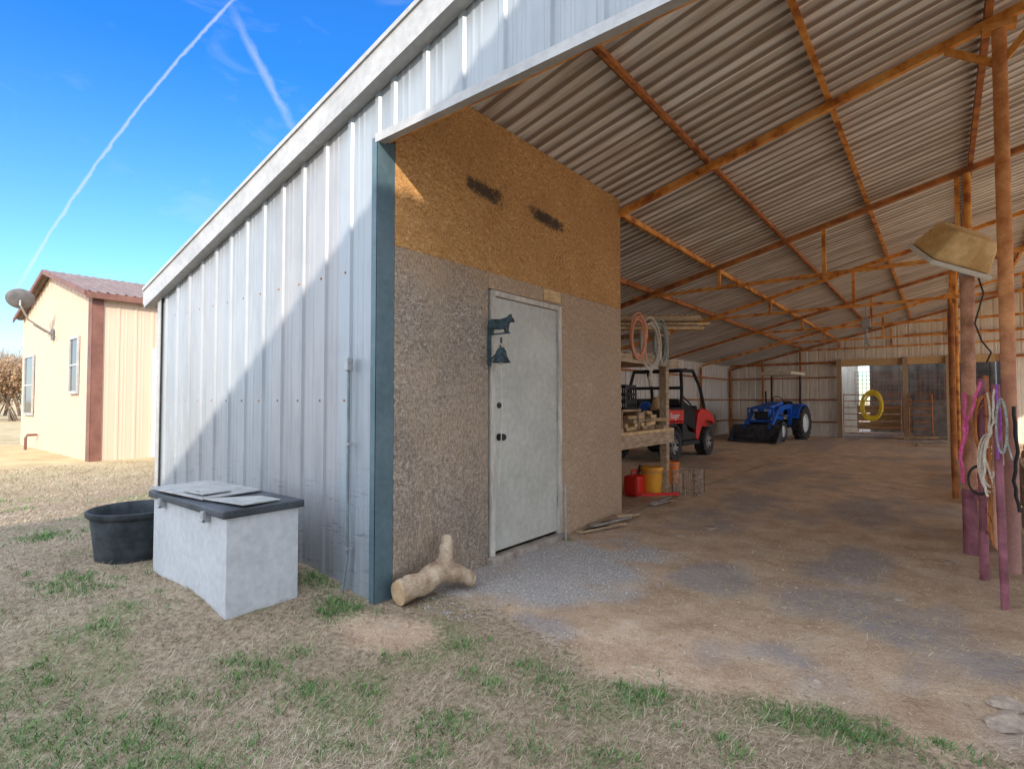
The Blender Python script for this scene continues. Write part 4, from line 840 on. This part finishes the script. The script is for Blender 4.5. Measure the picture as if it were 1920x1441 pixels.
# ---------------------------------------------------------------- back gates + hose
def gate(x0, x1, y, z0, z1, n, label, mat):
    t = thing('pipe_gate', label, 'gate', ((x0+x1)/2, y, 0)); m = MB()
    m.tube([(x0, y, z0), (x1, y, z0), (x1, y, z1), (x0, y, z1)], .025, 8, True); m.build('frame', mat, t)
    for i in range(1, n):
        zz = z0+(z1-z0)*i/n; MB().tube([(x0, y, zz), (x1, y, zz)], .019, 6).build('rail', mat, t)
    for xx in ((x0*2+x1)/3, (x0+2*x1)/3): MB().bar((xx, y-.022, z0), (xx, y-.022, z1), .03, .008).build('stile', mat, t)
gate(-2.68, -1.05, YB-.42, .18, 1.5, 6, 'rusty pipe gate with a yellow hose hung on it', rustp)
gate(-.85, -.25, YB-.42, .15, 1.5, 6, 'narrow dark pipe gate right of the middle timber post', rustd)
coil((-1.85, YB-.5, 1.12), .27, .45, 9, .022, yellow, 'garden_hose', 'coiled yellow hose hanging on the back pipe gate', 'hose', None, (0, -1, 0), .2, wob=.07)
ht = thing('chain_hoist', 'chain hoist hanging from the roof truss over the aisle', 'hoist', (-1.1, 12.26, 2.9))
MB().tube([(-1.1, 12.26, 3.1), (-1.1, 12.26, 2.85)], .015, 6).box((-1.1, 12.26, 2.78), (.13, .1, .16)).build('hoist_body', flat('grey_hoist_paint', (.35, .35, .35)), ht)
MB().tube([(-1.1, 12.26, 2.7), (-1.1, 12.26, 2.5)], .012, 6).box((-1.1, 12.26, 2.45), (.07, .07, .1)).tube([(-1.1, 12.26, 2.4), (-1.06, 12.26, 2.34), (-1.09, 12.26, 2.28), (-1.14, 12.26, 2.31)], .014, 6).build('hook', steelg, ht)

# ---------------------------------------------------------------- right side: flood light, posts, panels
lp = Vector((.17, 6.02, 0))
fp = thing('light_pole', 'thick rusty pole at the right carrying a flood light', 'pole', lp)
MB().tube([lp+Vector((0, 0, -.1)), lp+Vector((.0, 0, .55))], .051, 18).build('lower_pole', purple, fp, smooth=True)
MB().tube([lp+Vector((0, 0, .55)), lp+Vector((.02, 0, 2.36))], .05, 18).build('upper_pole', rustp, fp, smooth=True)
fl = thing('flood_light', 'big faded tan flood light fixture on top of the rusty pole', 'flood light', lp+Vector((.02, 0, 2.4)))
rgt = Vector((.781, .624, 0)); fw = Vector((-.624, .781, 0))
q = Matrix((rgt, fw, Vector((0, 0, 1)))).transposed().to_4x4()
fc = lp+Vector((.02, 0, 2.59))-rgt*.11-fw*.03
Mf = Matrix.Translation(fc) @ q @ Matrix.Rotation(R_(16), 4, 'Y') @ Matrix.Rotation(R_(36), 4, 'X')
def frust(a, b, h0, h1, M):
    vs = [M @ Vector((sx*a[0], sy*a[1], h0)) for sx, sy in ((-1, -1), (1, -1), (1, 1), (-1, 1))]+[M @ Vector((sx*b[0], sy*b[1], h1)) for sx, sy in ((-1, -1), (1, -1), (1, 1), (-1, 1))]
    return MB().add(vs, [(3, 2, 1, 0), (4, 5, 6, 7), (0, 1, 5, 4), (1, 2, 6, 5), (2, 3, 7, 6), (3, 0, 4, 7)])
frust((.25, .21), (.18, .15), -.09, .16, Mf).build('housing', creaml, fl, bevel=.03)
frust((.262, .222), (.262, .222), -.13, -.091, Mf).build('lens_frame', lens, fl, bevel=.006)
frust((.23, .19), (.23, .19), -.136, -.131, Mf).build('lens', lens, fl)
MB().box(lp+Vector((.02, 0, 2.385)), (.11, .11, .05)).tube([lp+Vector((.02, 0, 2.36)), lp+Vector((.02, 0, 2.46))], .035, 10).bar(lp+Vector((-.05, -.06, 2.43)), fc+Vector((-.02, -.04, -.02)), .03, .01).build('bracket', steelg, fl, bevel=.004)
MB().tube([fc+rgt*.12+Vector((0, 0, -.05)), lp+Vector((.12, -.04, 2.2)), lp+Vector((.06, -.06, 1.95)), lp+Vector((.1, -.05, 1.8)), lp+Vector((.16, -.02, 1.7)), lp+Vector((.13, 0, 1.62))], .007, 6).build('cable', black, fl, smooth=True)
def post(px, py, ztop, r, mat, label, lean=(0, 0), name='pipe_post'):
    p = gp(px, py); return MB().tube([(p.x, p.y, -.1), (p.x+lean[0], p.y+lean[1], ztop)], r, 14).build(name, mat, None, smooth=True, label=label, cat='post')
post(1846, 1085, 1.46, .028, purple, 'maroon painted pipe post just left of the orange column', (.01, 0))
post(1886, 1143, 1.40, .022, purple, 'maroon painted pipe post closest to the camera at right', (-.02, .02))
def ypanel(x, y0, y1, z0, z1, n, mat, label):
    t = thing('livestock_panel', label, 'livestock panel', (x, (y0+y1)/2, 0))
    MB().tube([(x, y0, z0), (x, y1, z0), (x, y1, z1), (x, y0, z1)], .02, 8, True).build('frame', mat, t)
    for i in range(1, n): zz = z0+(z1-z0)*i/n; MB().tube([(x, y0, zz), (x, y1, zz)], .014, 6).build('rail', mat, t)
    return t
t1 = ypanel(.27, 4.72, 5.95, .35, 1.35, 6, rustp, 'rusty livestock panel between the maroon post and the light pole')
m = MB()
for i in range(9): m.bar((.245, 4.75+.15*i, .35), (.245, 4.75+.15*i, 1.35), .006, .006)
for i in range(8): m.bar((.245, 4.72, .35+.14*i), (.245, 5.95, .35+.14*i), .006, .006)
m.build('wire_mesh', rustd, t1)
ypanel(.30, 6.2, 8.8, .25, 1.5, 6, rustd, 'dark livestock panel right behind the light pole')
ypanel(.33, 9.0, 12.1, .25, 1.5, 6, rustp, 'livestock panel halfway down the aisle'); ypanel(.36, 12.4, 15.5, .25, 1.5, 6, rustd, 'livestock panel farthest down the aisle')
for i, (yy, xx, hh, rr_) in enumerate(((9.3, .12, 2.6, .035), (12.0, .14, 2.9, .04))):
    MB().tube([(xx, yy, -.05), (xx, yy, hh)], rr_, 10).build('pipe_post', [rustd, rustp][i % 2], None, smooth=True, label=['tall thin rusty pipe first behind the light pole', 'tall rusty pipe second behind the light pole'][i], cat='post')
def hang(pts, r, mat, name, label, cat='rope'):
    P = [Vector(p) for p in pts]; out = []
    for i in range(len(P)-1):
        for k in range(4): out.append(P[i].lerp(P[i+1], k/4)+Vector((random.uniform(-.008, .008), random.uniform(-.008, .008), random.uniform(-.008, .008))))
    out.append(P[-1]); return MB().tube(out, r, 6).build(name, mat, None, smooth=True, label=label, cat=cat)
rq = lambda px, py, Y: yp(px, py, Y)
hang([rq(1806, 735, 5.9), rq(1812, 800, 5.9), rq(1800, 860, 5.9), rq(1806, 905, 5.9)], .014, pink, 'strap', 'bright pink strap hanging against the light pole', 'strap')
hang([rq(1838, 718, 5.0), rq(1822, 770, 5.0), rq(1808, 800, 5.1), rq(1803, 850, 5.1)], .009, pink, 'strap', 'pink strap running from the maroon post to the pole', 'strap')
hang([rq(1866, 730, 4.55), rq(1862, 790, 4.55), rq(1850, 830, 4.55), rq(1845, 900, 4.55), rq(1852, 930, 4.55)], .007, ropew, 'lead_rope', 'pale rope hanging on the front maroon post', 'rope')
hang([rq(1848, 735, 4.7), rq(1858, 780, 4.7), rq(1846, 850, 4.7), rq(1862, 905, 4.7), rq(1870, 870, 4.7)], .006, ropew, 'lead_rope', 'pale looped rope hung between the two maroon posts', 'rope')
coil(rq(1878, 800, 4.45), .025, .16, 3, .005, ropeg, 'lead_rope', 'grey green halter rope looped over the front maroon post', nrm=(0, -1, 0), tail=.2)
coil(rq(1856, 870, 4.9), .05, .17, 4, .006, ropew, 'lead_rope', 'bundled pale rope hanging low on the wire panel', nrm=(0, -1, 0), tail=.2, wob=.12)
coil(rq(1848, 800, 5.2), .06, .2, 3, .007, rustd, 'wire_coil', 'loop of rusty wire hung behind the maroon post', 'wire', nrm=(0, -1, 0), tail=.1, wob=.1)
hang([rq(1900, 760, 5.3), rq(1908, 830, 5.3), rq(1902, 900, 5.3), rq(1912, 960, 5.3)], .012, black, 'hose', 'black hose hanging right of the orange column', 'hose')
hang([rq(1868, 720, 4.5), rq(1872, 760, 4.5), rq(1876, 800, 4.5), rq(1872, 860, 4.5)], .007, pm('purple_strap', (.25, .05, .3), (.4, .1, .45), 30, .8), 'strap', 'purple strap draped over the front maroon post', 'strap')
coil(rq(1836, 900, 5.1), .06, .10, 3, .005, black, 'cable', 'dark cable coil hung low between pole and maroon post', 'cable', nrm=(0, -1, 0), tail=.1)
wc_ = thing('wooden_bin', 'low weathered wooden bin at the right edge behind the column', 'bin', (1.2, 6.8, 0))
for i in range(3): MB().bx(.62, 1.9, 6.3-.001*i, 6.33, .05+.21*i, .24+.21*i).build('front_board', woodg, wc_, bevel=.003); MB().bx(.60, .63, 6.34, 7.4, .05+.21*i, .24+.21*i).build('side_board', woodg, wc_, bevel=.003)
MB().bx(.55, 1.9, 6.2, 7.5, .68, .72).build('top_board', woodm, wc_, bevel=.003)
MB().bx(.55, .62, 6.22, 6.295, 0, .679).build('leg', woodm, wc_)
for i in range(4):
    xx = 1.2+.2*i; MB().bx(xx-.4, xx+.5, 9+2*i, 10.2+2*i, 0, .5).build('hay_bale', hay, None, bevel=.06, label=['nearest hay bale behind the livestock panels', 'second hay bale behind the livestock panels', 'third hay bale behind the livestock panels', 'farthest hay bale behind the livestock panels'][i], cat='hay bale')
for i in range(5):
    p = gp(1760-12*i, 838-6*(i % 3)); boardthing('old_board', (p.x-.5, p.y+.1*i, .05+.03*i), (p.x+.6, p.y+.5, .06+.03*i), .16, .04, woodg if i % 2 else woodm, 'old board dumped beside the pens down the aisle', 'old boards dumped beside the pens')

# ---------------------------------------------------------------- rocks
from mathutils import noise as mn
def rock(px, py, s, label, flatn=.45):
    p = gp(px, py); bm = bmesh.new(); bmesh.ops.create_icosphere(bm, subdivisions=3, radius=1); rr = random.Random(px*3+py)
    o = [rr.uniform(0, 9) for _ in range(3)]
    for v in bm.verts:
        n = mn.noise(v.co*1.3+Vector(o)); n2 = mn.noise(v.co*4+Vector(o)); v.co *= 1+.45*n+.12*n2
        v.co.x *= s*1.3; v.co.y *= s; v.co.z *= s*flatn
    me = bpy.data.meshes.new('rock'); bm.to_mesh(me); bm.free(); me.materials.append(stone)
    ob = link('rock', me, None, label, 'rock'); ob.location = (p.x, p.y, s*flatn*.35); ob.rotation_euler = (0, 0, rr.uniform(0, 6))
rock(1890, 1325, .055, 'pale rock at right edge, the rear one of the pair'); rock(1895, 1362, .065, 'largest pale flat rock at the lower right edge', .5)
rock(1530, 1278, .022, 'small pale stone on the dirt near the grass edge'); rock(1335, 990, .08, 'flat pale stone half buried in the aisle', .15); rock(1310, 968, .04, 'small stone just behind the flat aisle stone', .4)
rock(1275, 1005, .035, 'small stone left of the flat aisle stone', .4); rock(1690, 1125, .03, 'small stone on the dark patch of dirt', .4); rock(1470, 1140, .018, 'tiny stone in the middle of the dirt'); rock(1780, 1055, .03, 'small stone near the foot of the light pole', .4)
